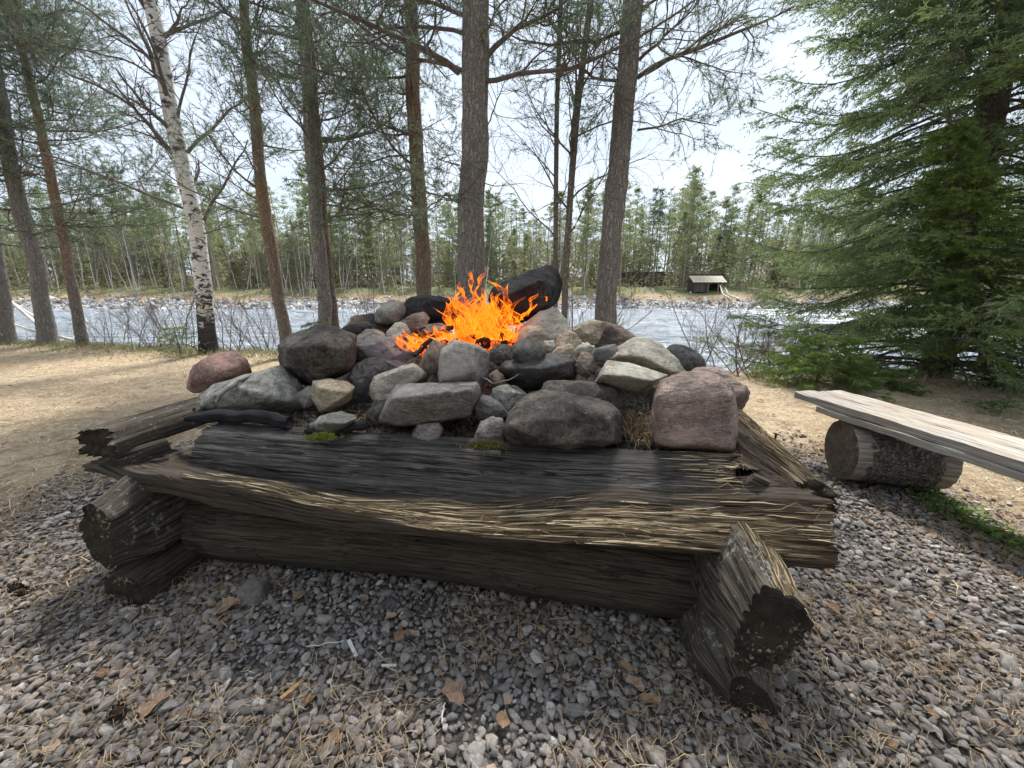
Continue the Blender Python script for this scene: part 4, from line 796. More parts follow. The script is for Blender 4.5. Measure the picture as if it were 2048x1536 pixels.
def pine(pxpath, Y, diam, mat, label, seed, nb=34, zb=1.6, dens=1., blen=1.7, htop=6.6, limbs=(), grp='pines on the near bank', tuft=1., leanY=0., low_dead=6, side_bias=0.):
    rng = np.random.RandomState(seed); w = [at(x, y, Y) for x, y in pxpath]; w = [p + np.array([0, leanY * max(p[2], 0), 0]) for p in w]
    b = w[0].copy(); d0 = (w[1] - w[0]) / max(w[1][2] - w[0][2], 1e-3); zg = gb(b[0], b[1]) - .08; b = b + d0 * (zg - b[2]); w[0] = b
    top = w[-1]; dd = (w[-1] - w[-2]) / (w[-1][2] - w[-2][2]); w.append(top + dd * max(htop - top[2], 1.) + np.array([0, 0, 0]))
    root = empty('pine_tree', b, label, 'pine tree', grp); n = len(w); r = diam / 2
    Ls = b[2]; z1 = w[-1][2]
    tr, P, rad = trunk_mesh(w, [r, r * .92, r * .85, r * .78, r * .68, r * .5, r * .25], mat, root, seed)
    # primary branches
    zs = P[:, 2]; B = []; BR = []
    nb = int(nb * .72)
    for k in range(nb):
        z = zb + (z1 - zb) * (k + rng.rand()) / nb; i = min(np.searchsorted(zs, z), len(P) - 1); az = rng.rand() * 2 * PI
        if side_bias and rng.rand() < abs(side_bias): az = (0 if side_bias > 0 else PI) + rng.randn() * .7
        L = blen * (.55 + .6 * rng.rand()) * (1 - .45 * (z - zb) / (z1 - zb)); el = rng.uniform(-.15, .45)
        D = np.array([math.cos(az) * math.cos(el), math.sin(az) * math.cos(el), math.sin(el)]); pts = [P[i]]
        for q in range(9): D = nrm(D + rng.randn(3) * .13 + np.array([0, 0, .02 + .015 * q])); pts.append(pts[-1] + D * L / 9)
        B.append(np.array(pts)); BR.append(np.linspace(.021, .005, 10) * (.6 + .6 * rng.rand()) * (diam / .3) ** .5)
    for lp in limbs:
        q = [at(x, y, yy) for x, y, yy in lp[0]]; p_, r_ = limb(q, lp[1], lp[1] * .3, 10, rng, .008); B.append(p_[0]); BR.append(r_[0])
    B = np.stack(B); BR = np.stack(BR); mb = MB(); V, F = tubes(B, BR, 6); mb.add(V, F)
    S, SR = grow(rng, B, BR, int(11 * dens), .18, 1., .75, .95, 7, up=.02, wig=.2, rr=.6, flat=.5); V, F = tubes(S, np.maximum(SR, .0022), 4); mb.add(V, F)
    T, TR = grow(rng, S, SR, 5, .25, 1., .30, .8, 5, up=.05, wig=.22, rr=.7, flat=.8, Lend=.7); V, F = tubes(T, np.maximum(TR, .0014), 3); mb.add(V, F)
    if low_dead:
        q = []
        for k in range(low_dead):
            z = rng.uniform(.9, zb + .8); i = np.searchsorted(zs, z); az = rng.rand() * 6.3; D = np.array([math.cos(az), math.sin(az), -.1]); pts = [P[i]]
            for j in range(9): D = nrm(D + rng.randn(3) * .16); pts.append(pts[-1] + D * rng.uniform(.03, .1))
            q.append(pts)
        q = np.array(q); qr = np.tile(np.linspace(.007, .002, 10), (low_dead, 1)); V, F = tubes(q, qr, 4); mb.add(V, F); s2, r2 = grow(rng, q, qr, 4, .3, 1, .25, .8, 5, wig=.25, rr=.6); V, F = tubes(s2, np.maximum(r2, .0012), 3); mb.add(V, F)
    mb.build('branches', M_TWIG, root, b)
    V, F, rn = needles(rng, T, int(21 * tuft), .062, .006, 1.1, .3, 1.); V2, F2, rn2 = needles(rng, S[:, -3:], int(20 * tuft), .06, .006, 1.1, 0, 1.)
    MB().add(V, F, rnd=rn).add(V2, F2, rnd=rn2).build('needles', M_PINE, root, b, smooth=False, kind='stuff')
    return root
pine([(15, 700), (0, 560), (-60, 250), (-110, 0)], 8.0, .27, M_BARK_G, 'grey pine cut by the left edge of the picture', 1, 40, 1.8, 1.3, 2.4, tuft=1.2)
pine([(98, 689), (70, 515), (42, 422), (23, 337), (2, 200), (-30, 0)], 7.9, .27, M_BARK_G, 'thick grey pine second from the left edge leaning left', 2, 50, 2.0, 1.5, 2.6, tuft=1.3)
pine([(164, 682), (140, 540), (117, 422), (98, 328), (60, 170), (30, 0)], 7.8, .175, M_BARK_O, 'slim pine with orange brown upper trunk third from the left', 3, 54, 2.2, 1.5, 2.5, tuft=1.4, side_bias=.3)
pine([(572, 672), (545, 520), (525, 380), (513, 260), (500, 130), (485, 0)], 6.5, .2, M_BARK_O, 'thin orange barked pine right of the white birch', 4, 34, 2.0, 1.0, 1.7)
pine([(652, 700), (640, 500), (628, 400), (619, 200), (603, 0)], 5.6, .19, M_BARK_G, 'grey trunked pine of the close pair left of the thick middle pine', 5, 44, 1.9, 1.3, 2.0, low_dead=10,
     limbs=[([(650, 433, 5.6), (720, 433, 5.4), (770, 428, 5.3), (815, 425, 5.2)], .014)])
pine([(672, 700), (657, 540), (645, 420), (636, 330), (628, 200), (606, -40)], 5.75, .15, M_BARK_O, 'orange trunked pine of the close pair, just right of its grey neighbour', 6, 26, 2.6, 1.1, 1.7, low_dead=4)
pine([(852, 690), (845, 480), (835, 350), (828, 200), (820, 0)], 5.6, .23, M_BARK_O, 'straight reddish brown pine between the close pair and the thick middle pine', 7, 46, 1.9, 1.2, 2.0, low_dead=10)
pine([(946, 760), (945, 560), (945, 400), (947, 200), (948, 0)], 4.35, .325, M_BARK_G, 'thickest grey pine standing directly behind the fire', 8, 26, 2.9, 1.1, 2.0, low_dead=3,
     limbs=[([(918, 145, 4.35), (850, 105, 4.1), (740, 50, 3.8), (605, -5, 3.5)], .030), ([(975, 112, 4.35), (1030, 62, 4.3), (1090, 42, 4.3), (1150, -10, 4.3)], .026),
            ([(975, 60, 4.35), (1000, 20, 4.5), (1030, -20, 4.6)], .014), ([(918, 30, 4.35), (880, 5, 4.3), (850, -20, 4.3)], .014), ([(975, 250, 4.4), (1000, 190, 4.6), (1015, 150, 4.7)], .008), ([(918, 330, 4.5), (880, 320, 5), (845, 300, 5.4)], .010)])
pine([(1208, 740), (1216, 560), (1226, 430), (1240, 330), (1255, 150), (1268, 0)], 4.6, .265, M_BARK_G, 'thick grey pine leaning slightly right, right of the bare double birch', 9, 26, 3.2, 1.2, 1.8, low_dead=3, side_bias=.35,
     limbs=[([(1275, 155, 4.6), (1330, 120, 4.4), (1400, 95, 4.3), (1500, 50, 4.2), (1600, 0, 4.2)], .024), ([(1275, 260, 4.6), (1310, 255, 4.5), (1360, 235, 4.4), (1430, 250, 4.4)], .012), ([(1235, 160, 4.6), (1215, 185, 4.5), (1212, 215, 4.4)], .012), ([(1240, 145, 4.6), (1215, 133, 4.5), (1190, 132, 4.4)], .009),
            ([(1278, 120, 4.6), (1340, 70, 4.4), (1400, 10, 4.3)], .018), ([(1290, 150, 4.5), (1360, 105, 4.4), (1450, 150, 4.3), (1500, 155, 4.2)], .010)])

def bare_tree(root, P, rad, rng, limbs, nb, zb, blen, mat, el=(.5, 1.0), n2=9, n3=6, l2=.7, l3=.3):
    zs = P[:, 2]; z1 = zs[-1]; B = []; BR = []
    for k in range(nb):
        z = zb + (z1 - zb) * (k + rng.rand()) / nb; i = min(np.searchsorted(zs, z), len(P) - 1); az = rng.rand() * 2 * PI; e = rng.uniform(*el); L = blen * rng.uniform(.5, 1.1)
        D = np.array([math.cos(az) * math.cos(e), math.sin(az) * math.cos(e), math.sin(e)]); pts = [P[i]]
        for q in range(9): D = nrm(D + rng.randn(3) * .11); pts.append(pts[-1] + D * L / 9)
        B.append(np.array(pts)); BR.append(np.linspace(.34, .08, 10) * rad[i])
    for lp in limbs:
        q = [at(x, y, yy) for x, y, yy in lp[0]]; p_, r_ = limb(q, lp[1], lp[1] * .28, 10, rng, .012); B.append(p_[0]); BR.append(r_[0])
    B = np.stack(B); BR = np.stack(BR); mb = MB(); V, F = tubes(B, BR, 6); mb.add(V, F)
    S, SR = grow(rng, B, BR, n2, .15, 1., l2, .7, 8, up=-.01, wig=.16, rr=.5, Lend=.5); V, F = tubes(S, np.maximum(SR, .0022), 4); mb.add(V, F)
    T, TR = grow(rng, S, SR, n3, .2, 1., l3, .7, 6, up=-.03, wig=.16, rr=.6, Lend=.6); V, F = tubes(T, np.maximum(TR, .0013), 3); mb.add(V, F)
    return mb.build('branches', mat, root, P[0])
def birch(pxpath, Y, diam, label, seed, limbs, nb, zb, blen, htop=8, name='birch_tree', mat=None, **kw):
    rng = np.random.RandomState(seed); w = [at(x, y, Y) for x, y in pxpath]; b = w[0]; b[2] = gb(b[0], b[1]) - .06
    dd = (w[-1] - w[-2]) / (w[-1][2] - w[-2][2]); w.append(w[-1] + dd * max(htop - w[-1][2], .8)); root = empty(name, b, label, 'birch tree', 'birches on the near bank'); r = diam / 2
    tr, P, rad = trunk_mesh(w, [r, r * .93, r * .86, r * .75, r * .6, r * .3], mat or M_BIRCH, root, seed, amp=.02, flare=.25, wob=.02)
    bare_tree(root, P, rad, rng, limbs, nb, zb, blen, M_TWIG, **kw); return root
birch([(416, 697), (408, 600), (403, 530), (393, 450), (378, 390), (362, 320), (338, 200), (318, 80), (300, 0)], 7.1, .265, 'white birch with black patches standing at the bank left of the fire', 21,
  [([(408, 440, 7.1), (430, 400, 7.0), (465, 355, 6.9), (505, 280, 6.8)], .028), ([(375, 305, 7.1), (410, 265, 7.0), (460, 215, 6.8), (515, 175, 6.6)], .03), ([(360, 325, 7.1), (325, 280, 7.0), (262, 205, 6.9), (210, 180, 6.8), (140, 155, 6.7), (70, 100, 6.6), (30, 40, 6.5)], .032),
   ([(375, 420, 7.1), (300, 390, 7.0), (197, 347, 6.8), (103, 305, 6.6), (0, 268, 6.4)], .026), ([(325, 75, 7.1), (350, 55, 7.1), (390, 0, 7.0)], .03), ([(313, 155, 7.1), (290, 80, 7.1), (262, 20, 7.1), (250, -20, 7.1)], .03), ([(318, 160, 7.1), (250, 110, 7.0), (160, 95, 6.9), (60, 60, 6.8)], .018),
   ([(355, 240, 7.1), (370, 160, 7.0), (385, 90, 7.0), (410, 0, 6.9)], .022), ([(405, 468, 7.1), (440, 455, 6.9), (500, 447, 6.7)], .014), ([(340, 225, 7.1), (300, 200, 7.0), (260, 165, 6.9)], .016)], 16, 2.6, 1.6)
M_BIRCH_D = bark_mat('tan_birch_bark', (.34, .29, .24), (.2, .165, .14), 1., 4., sc=.7)
birch([(1112, 700), (1111, 560), (1112, 400), (1114, 200), (1122, 0)], 5.0, .062, 'thin left stem of the bare double birch behind the black boulder', 22, [], 24, 1.7, 1.3, mat=M_BIRCH_D, el=(.5, 1.1), n2=8, n3=5)
birch([(1128, 700), (1132, 520), (1143, 350), (1157, 200), (1182, 0)], 4.9, .082, 'thicker right stem of the bare double birch behind the black boulder', 23, [([(1140, 360, 4.9), (1150, 260, 4.8), (1158, 150, 4.8), (1165, -20, 4.8)], .02)], 26, 1.6, 1.4, mat=M_BIRCH_D, el=(.5, 1.1), n2=8, n3=5)

def spruce(base, top, h, label, seed, L0, rtr, step=.26, per=7, fol=None, n2=20, n3=5, nd=11, trunk=True, nl=.03, zmax=99, grp=None, low=.15, power=1., nw=.0065, name='spruce_tree'):
    rng = np.random.RandomState(seed); base = np.array(base, float); root = empty(name, base, label, 'spruce tree', grp); path = [base, base + (np.array(top) - base) * .5, np.array(top)]
    tr, P, rad = trunk_mesh(path, [rtr, rtr * .8, rtr * .55, rtr * .2], M_BARK_S, root, seed, amp=.05, flare=.3); zs = P[:, 2]; B = []; BR = []
    z = base[2] + low
    while z < min(P[-1, 2], zmax) - .1:
        i = min(np.searchsorted(zs, z), len(P) - 1); f = (z - base[2]) / h; L = L0 * (1 - f) ** power * (.75 + .35 * rng.rand()); a0 = rng.rand() * 6.3
        for k in range(per):
            az = a0 + k * 2 * PI / per + rng.randn() * .2; l = L * (.75 + .4 * rng.rand()); e = .12 + rng.randn() * .08; pts = [P[i]]
            for q in range(11):
                t = q / 10; ee = e - .75 * math.sin(PI * min(t * 1.15, 1)) * .55 + .55 * max(t - .6, 0); D = np.array([math.cos(az) * math.cos(ee), math.sin(az) * math.cos(ee), math.sin(ee)]) + rng.randn(3) * .04
                pts.append(pts[-1] + nrm(D) * l / 11)
            B.append(np.array(pts)); BR.append(np.linspace(.016, .003, 12) * max(l, .3) / 2)
        z += step * (.7 + .6 * rng.rand())
    B = np.stack(B); BR = np.stack(BR); mb = MB(); V, F = tubes(B, BR, 5); mb.add(V, F)
    S, SR = grow(rng, B, BR, n2, .22, 1., .62 * L0 / 3, .8, 6, up=-.10, wig=.07, rr=.5, Lend=.34, side=True); V, F = tubes(S, np.maximum(SR, .0018), 3); mb.add(V, F); mb.build('branches', M_TWIG, root, base)
    T, TR = grow(rng, S, SR, n3, .15, 1., .2 * L0 / 3, .75, 3, up=-.08, wig=.1, rr=.6, Lend=.6, side=True)
    keep = rng.rand(len(T)) < .96; T = T[keep]
    V1, F1, r1 = needles(rng, T, nd, nl, nw, .8, 0., 1.); V2, F2, r2 = needles(rng, S, nd * 2, nl, nw, .8, .1, 1.); V3, F3, r3 = needles(rng, B, nd * 7, nl, nw, .8, .35, 1.)
    MB().add(V1, F1, rnd=r1).add(V2, F2, rnd=r2).add(V3, F3, rnd=r3).build('needles', fol or M_SPRUCE, root, base, smooth=False, kind='stuff'); return root
bx = at(1882, 730, 5.6); bz = gb(bx[0], bx[1]) - .1; tp = at(1990, 0, 5.6)
spruce((bx[0], bx[1], bz), bx + (tp - bx) / (tp[2] - bz) * 11.5 * np.array([.55, 1, 1]), 15., 'tall dark green spruce filling the right side of the picture', 31, 3.15, .19, .23, 9, n2=27, n3=8, nd=9, zmax=6.4, power=.7, nl=.044, nw=.0135)
b2 = at(1985, 760, 4.6); b2z = gb(b2[0], b2[1]); t2 = at(1905, 215, 4.6)
spruce((b2[0], b2[1], b2z), (t2[0] - .05, t2[1], t2[2]), t2[2] - b2z, 'young light green spruce in front of the tall dark spruce trunk', 32, 1.2, .05, .15, 7, M_SPRUCE_B, n2=13, n3=5, nd=12, low=.5, nl=.034, nw=.008)
for q, (x, y, Y, hh, L, lab) in enumerate([(1632, 768, 4.6, .78, .72, 'low bright green spruce seedling at the foot of the tall spruce, left one'), (1750, 770, 4.5, .42, .5, 'low bright green spruce seedling under the tall spruce, right one')]):
    b3 = atz(x, y, 0); b3 = at(x, y, Y); z3 = gb(b3[0], b3[1]); spruce((b3[0], b3[1], z3), (b3[0] + .03, b3[1], z3 + hh), hh * 1.25, lab, 40 + q, L * 1.3, .015, .09, 7, M_SPRUCE_B, n2=12, n3=4, nd=16, low=.05, nl=.028, nw=.007, grp='spruce seedlings by the bench', name='spruce_seedling')
for q, (x, y, Y, hh, lab) in enumerate([(640, 690, 5.3, .85, 'small light green pine sapling beside the grey trunk of the close pair'), (362, 705, 6.8, .6, 'small yellow green pine sapling left of the white birch')]):
    b3 = at(x, y, Y); z3 = gb(b3[0], b3[1]); spruce((b3[0], b3[1], z3), (b3[0] - .04, b3[1], z3 + hh), hh * 1.4, lab, 45 + q, .5, .012, .1, 5, M_SAP, n2=6, n3=3, nd=12, low=.2, nl=.035, nw=.0028, grp='pine saplings on the bank', name='pine_sapling')

# bare bushes along the bank
def bush(x, Y, h, n, spread, mat, label, seed, z=None):
    rng = np.random.RandomState(seed); b = np.array([x, Y, (gb(x, Y) if z is None else z) - .05]); az = rng.rand(n) * 6.3; e = rng.uniform(.75, 1.4, n); P = np.empty((n, 9, 3)); P[:, 0] = b + np.c_[rng.randn(n, 2) * spread * .25, np.zeros(n)]
    D = np.stack([np.cos(az) * np.cos(e), np.sin(az) * np.cos(e), np.sin(e)], -1)
    L = h * rng.uniform(.6, 1.1, n)[:, None] / 8
    for j in range(1, 9): D = nrm(D + rng.randn(n, 3) * .09 + [0, 0, .02]); P[:, j] = P[:, j - 1] + D * L
    R = np.tile(np.linspace(.009, .003, 9), (n, 1)) * (h / 1.3); mb = MB(); V, F = tubes(P, R, 5); mb.add(V, F); S, SR = grow(rng, P, R, 7, .2, 1., h * .42, .55, 6, up=.04, wig=.13, rr=.6, Lend=.5); V, F = tubes(S, np.maximum(SR, .002), 3); mb.add(V, F)
    T, TR = grow(rng, S, SR, 4, .2, 1., h * .18, .6, 4, up=.03, wig=.13, rr=.6); V, F = tubes(T, np.maximum(TR, .0014), 3); mb.add(V, F)
    o = mb.build('bare_bush', mat, None, b, label=label, category='bush', group='bare bushes along the near bank'); return o
for q, (px, py, Y, h, n, mat, lab) in enumerate([
  (300, 700, 7.4, 1.0, 12, M_TWIG_R, 'reddish bare bush at the bank left of the white birch'), (240, 690, 8.0, 1.2, 9, M_TWIG_G, 'grey bare bush between the slim leaning pine and the reddish bush'),
  (375, 690, 7.8, 1.7, 9, M_TWIG_G, 'tall pale grey bush directly behind the white birch'), (470, 700, 7.3, 1.3, 9, M_TWIG_R, 'thin reddish bush just right of the white birch'),
  (545, 705, 7.2, 1.3, 9, M_TWIG_R, 'thin bush beside the foot of the thin orange pine'), (40, 690, 8.8, 1.1, 8, M_TWIG_G, 'grey bush behind the thick leaning pine at far left'),
  (760, 690, 6.4, 1.5, 10, M_TWIG_G, 'thin grey bush behind the back left stones of the fire'), (1160, 720, 5.4, 1.7, 9, M_TWIG_G, 'grey bush between the double birch and the thick leaning pine'),
  (1010, 690, 5.8, 1.6, 9, M_TWIG, 'dark thin bush right of the thickest pine'), (1410, 740, 5.6, 1.4, 7, M_TWIG, 'dark sparse bush in front of the water right of the stones'),
  (1480, 745, 5.3, 1.1, 11, M_TWIG_R, 'reddish bush at the bank left of the tall spruce'), (1540, 750, 5.5, 1.3, 9, M_TWIG, 'dark bush growing up into the left edge of the tall spruce'), (150, 695, 8.6, .9, 8, M_TWIG_G, 'low pale bush behind the slim pine third from the left')]):
    p = at(px, py, Y); bush(p[0], p[1], h, n, .5, mat, lab, 60 + q)
for q, (a, b, r, lab) in enumerate([((5, 585, 9.2), (95, 665, 8.6), .035, 'white fallen birch trunk slanting down at far left, upper one'), ((0, 640, 9.0), (150, 680, 8.4), .03, 'white fallen birch trunk slanting down at far left, lower one'), ((20, 600, 9.6), (110, 655, 8.8), .02, 'thin pale fallen birch pole beside the thick leaning pine')]):
    tube1('fallen_birch', [at(*a), (at(*a) + at(*b)) / 2 - [0, 0, .05], at(*b)], [r * .6, r, r * 1.2], M_FARBIRCH, None, 8, lab, 'fallen tree', .005, 70 + q)

# ---------------------------------------------------------------- far bank: forest, hut, stones, stumps
def far_pine(seed, h, crown0, W, fol, n=1500, trunk=M_FARTRUNK, cone=False, rt=.13):
    rng = np.random.RandomState(seed); P = np.stack([np.interp(np.linspace(0, 1, 8), [0, .5, 1], [0, rng.randn() * .25, rng.randn() * .3]), np.zeros(8), np.linspace(-.4, h, 8)], -1)
    V, F = tubes(P[None], np.linspace(rt, .03, 8)[None], 6); t = mk('trunk', V, F, trunk)
    nb = 46 if not cone else 80; zz = crown0 + (h - crown0) * np.sort(rng.rand(nb)) ** (.85); C_ = []
    for z in zz:
        f = (z - crown0) / (h - crown0); L = W * ((1 - f) ** .9 if cone else (1 - f ** 2.2) * (.6 + .55 * rng.rand()) * min(1, .45 + f * 2)) + .25; az = rng.rand() * 6.3; k = max(4, int(n / nb)); t_ = rng.rand(k) ** .6
        x0 = np.interp(z, P[:, 2], P[:, 0]); up = (-.18 if cone else .25)
        c = np.stack([x0 + math.cos(az) * L * t_, math.sin(az) * L * t_, z + up * L * t_ + 0 * t_], -1) + rng.randn(k, 3) * np.array([.22, .22, .12]) * (.5 + .5 * t_[:, None]); C_.append(c)
    c = np.concatenate(C_); m = len(c); d = rng.randn(m, 3) * np.array([1, 1, .45]); s = rng.uniform(.14, .36, m)[:, None]; e = rng.randn(m, 3) * [1, 1, .8]
    V = np.stack([c, c + nrm(d) * s, c + nrm(d + e) * s * .7], 1).reshape(-1, 3); cr = mk('crown', V, np.arange(3 * m).reshape(-1, 3), fol, smooth=False, attrs={'rnd': np.repeat(rng.rand(m), 3)})
    for o in (t, cr): C.objects.unlink(o)
    return t.data, cr.data
def far_birch(seed, h, lean):
    rng = np.random.RandomState(seed); k = 9; P = np.stack([lean * np.linspace(0, 1, k) ** 1.3 * h * .3 + np.cumsum(rng.randn(k)) * .06, np.cumsum(rng.randn(k)) * .05, np.linspace(-.3, h, k)], -1); R = np.linspace(.07, .015, k)
    V, F = tubes(P[None], R[None], 5); t = mk('trunk', V, F, M_FARBIRCH); S, SR = grow(rng, P[None], R[None], 26, .3, 1., h * .28, .6, 6, up=.06, wig=.12, rr=.45); T, TR = grow(rng, S, SR, 7, .2, 1., h * .1, .6, 4, up=.03, wig=.15, rr=.6)
    V, F = tubes(S, np.maximum(SR, .008), 3); V2, F2 = tubes(T, np.maximum(TR, .006), 3); mb = MB().add(V, F, rnd=np.full(len(V), .5)).add(V2, F2, rnd=np.full(len(V2), .2)); cr = mb.build('crown', M_FARTWIG, None)
    for o in (t, cr): C.objects.unlink(o)
    return t.data, cr.data
PV = [far_pine(1, 14.5, 3.2, 3.1, M_FAR1, 3000), far_pine(2, 16.5, 4.6, 3.4, M_FAR1, 3100), far_pine(3, 12, 1.6, 2.9, M_FAR1, 2600), far_pine(4, 15.5, 6, 3.3, M_FAR1, 2700), far_pine(5, 10, 1., 2.6, M_FAR1, 2300), far_pine(9, 13.5, 2.4, 3.4, M_FAR1, 3200)]
SV = [far_pine(6, 14, .8, 1.9, M_FAR2, 2400, cone=True), far_pine(7, 10, .5, 1.6, M_FAR2, 2000, cone=True)]
BV = [far_birch(1, 8, 0), far_birch(2, 9.5, .5), far_birch(3, 7, -.6), far_birch(4, 10.5, .15), far_birch(5, 6, .9)]
marks = [(-9999, 'left of the leaning pine'), (60, 'right of the leaning pine'), (150, 'left of the white birch'), (410, 'right of the white birch'), (560, 'left of the close pair'),
  (655, 'right of the close pair'), (850, 'left of the thickest pine'), (945, 'right of the thickest pine'), (1120, 'right of the double birch'), (1225, 'between right pine and hut'), (1385, 'beside the log hut'), (1470, 'behind the tall spruce')]
FAR = {}
ORD = 'first second third fourth fifth sixth seventh eighth ninth tenth eleventh twelfth thirteenth fourteenth fifteenth sixteenth seventeenth eighteenth nineteenth twentieth'.split() + ['twenty-' + q for q in 'first second third fourth fifth sixth seventh eighth ninth'.split()]
def place_far(kind, var, x, y, sc, rz):
    z = float(fz(np.array([x]), np.array([y]))[0]); px = 1024 + FPX * x / (y * cp_); m = [w for k, w in marks if px >= k][-1]; td, cd = var
    nm, lab, cat = {'p': ('far_pine_tree', 'green pine across the river, ', 'pine tree'), 's': ('far_spruce_tree', 'dark spruce across the river, ', 'spruce tree'), 'b': ('far_birch_tree', 'bare birch across the river, ', 'birch tree')}[kind]
    r = empty(nm, (x, y, z), lab + m, cat, {'p': 'pines', 's': 'spruces', 'b': 'birches'}[kind] + ' across the river ' + m)
    r.rotation_euler = (0, 0, rz); r.scale = (sc, sc, sc)
    FAR.setdefault((kind, m, lab), []).append((px, r))
    for n_, d_ in (('trunk', td), ('crown', cd)): o = bpy.data.objects.new(n_, d_); C.objects.link(o); o.parent = r
rf = np.random.RandomState(8)
for k in range(150):
    y = rf.uniform(57, 84); x = rf.uniform(-1.55, 1.45) * y
    px = 1024 + FPX * x / (y * cp_)
    if 1370 < px < 1470 and y < 63: y += 8
    if px > 1560 and k % 2: continue
    if 1262 < px < 1335 and y < 71: continue
    place_far('p', PV[rf.randint(len(PV))], x, y, rf.uniform(.82, 1.22), rf.rand() * 6.3)
for k in range(26):
    y = rf.uniform(58, 80); place_far('s', SV[rf.randint(2)], rf.uniform(-1.5, 1.45) * y, y, rf.uniform(.7, 1.1), rf.rand() * 6.3)
for k in range(110):
    y = rf.uniform(53.5, 62); x = (rf.uniform(-1.5, -.2) if rf.rand() < .72 else rf.uniform(-.2, 1.4)) * y
    px = 1024 + FPX * x / (y * cp_)
    if 1375 < px < 1465: continue
    if 1268 < px < 1330: continue
    place_far('b', BV[rf.randint(5)], x, y, rf.uniform(.65, 1.15), rf.uniform(-.5, .5) if rf.rand() < .7 else rf.rand() * 6.3)
for (kd, m, lab), L_ in FAR.items():
    if m.startswith('behind'): continue
    for k, (_, r) in enumerate(sorted(L_, key=lambda e: e[0])): r['label'] = ORD[k] + ' from the left of the ' + lab.replace(' across', 's across').replace('birchs', 'birches').replace('spruces', 'spruces') + m
# the deep forest behind them, one mass
mb = MB(); tb = MB()
for k in range(340):
    y = rf.uniform(74, 112); x = rf.uniform(-1.6, 1.6) * y; z = float(fz(np.array([x]), np.array([y]))[0]); td, cd = PV[rf.randint(len(PV))] if rf.rand() < .8 else SV[rf.randint(2)]; a = rf.rand() * 6.3; sc = rf.uniform(.85, 1.25)
    Rm = np.array([[math.cos(a), -math.sin(a), 0], [math.sin(a), math.cos(a), 0], [0, 0, 1]])
    for d_, B_ in ((cd, mb), (td, tb)):
        v = np.empty(len(d_.vertices) * 3, np.float32); d_.vertices.foreach_get('co', v); v = v.reshape(-1, 3) @ Rm.T * sc + [x, y, z]; f = np.empty(len(d_.loops), np.int32); d_.loops.foreach_get('vertex_index', f); f = f.reshape(len(d_.polygons), -1)
        if B_ is mb: f = f[::2] if k % 2 else f; B_.add(v, f, rnd=np.random.RandomState(k).rand(len(v)))
        else: B_.add(v, f)
mb.build('deep_forest', M_FAR1, None, smooth=False, kind='stuff'); tb.build('deep_forest_trunks', M_FARTRUNK, None, kind='stuff')
n = 26000; y = rf.uniform(53, 84, n); x = rf.uniform(-1.6, 1.6, n) * y; z = fz(x, y); dn = np.clip((y - 52) / 6, .15, 1)
keep = (fbm(np.stack([x, y, 0 * x], -1), .25, 3) > -.25) & ~((np.abs(x - 28.5) < 4.5) & (y < 60)); x, y, z, dn = x[keep], y[keep], z[keep], dn[keep]; n = len(x)
c = np.stack([x, y, z + rf.rand(n) ** 1.6 * 1.5 * dn], -1); d = nrm(rf.randn(n, 3)); e = nrm(rf.randn(n, 3)); s = rf.uniform(.15, .45, n)[:, None]
mk('undergrowth', np.stack([c, c + d * s, c + e * s], 1).reshape(-1, 3), np.arange(3 * n).reshape(-1, 3), M_BUSH, smooth=False, attrs={'rnd': np.repeat(rf.rand(n), 3)}, kind='stuff')
n = 9000; y = 47.2 + np.abs(rf.randn(n)) * 2.6; x = rf.uniform(-1.6, 1.6, n) * y; M_SHORE = fib_mat('shore_stone', (.12, .115, .11), (.34, .33, .32), (.6, .59, .57))
chunks('shore_stones', np.stack([x, y, fz(x, y)], -1), rf.uniform(.07, .3, n) * np.where(rf.rand(n) < .04, 1.8, 1), M_SHORE, 9, kind='stuff')
n = 560; mb = MB()
for k in range(n):
    y = rf.uniform(62, 105); x = rf.uniform(-1.6, 1.6) * y
    if y < 74 and (1262 < 1024 + FPX * x / (y * cp_) < 1335): y += 14
    z = float(fz(np.array([x]), np.array([y]))[0]); h = rf.uniform(3, 8) + (y - 62) * .1; m = 280; t_ = rf.rand(m); w = (1 - t_ ** 1.5) * h * .22 + .2; a = rf.rand(m) * 6.3; q = rf.rand(m) ** .5
    c = np.stack([x + np.cos(a) * w * q, y + np.sin(a) * w * q, z + t_ * h], -1); s = rf.uniform(.25, .6, m)[:, None]; g_ = rf.rand()
    mb.add(np.stack([c, c + nrm(rf.randn(m, 3) * [1, 1, .5]) * s, c + nrm(rf.randn(m, 3)) * s], 1), np.arange(3 * m).reshape(-1, 3), rnd=np.full(3 * m, g_))
mb.build('forest_thicket', M_THICK, None, smooth=False, kind='stuff')
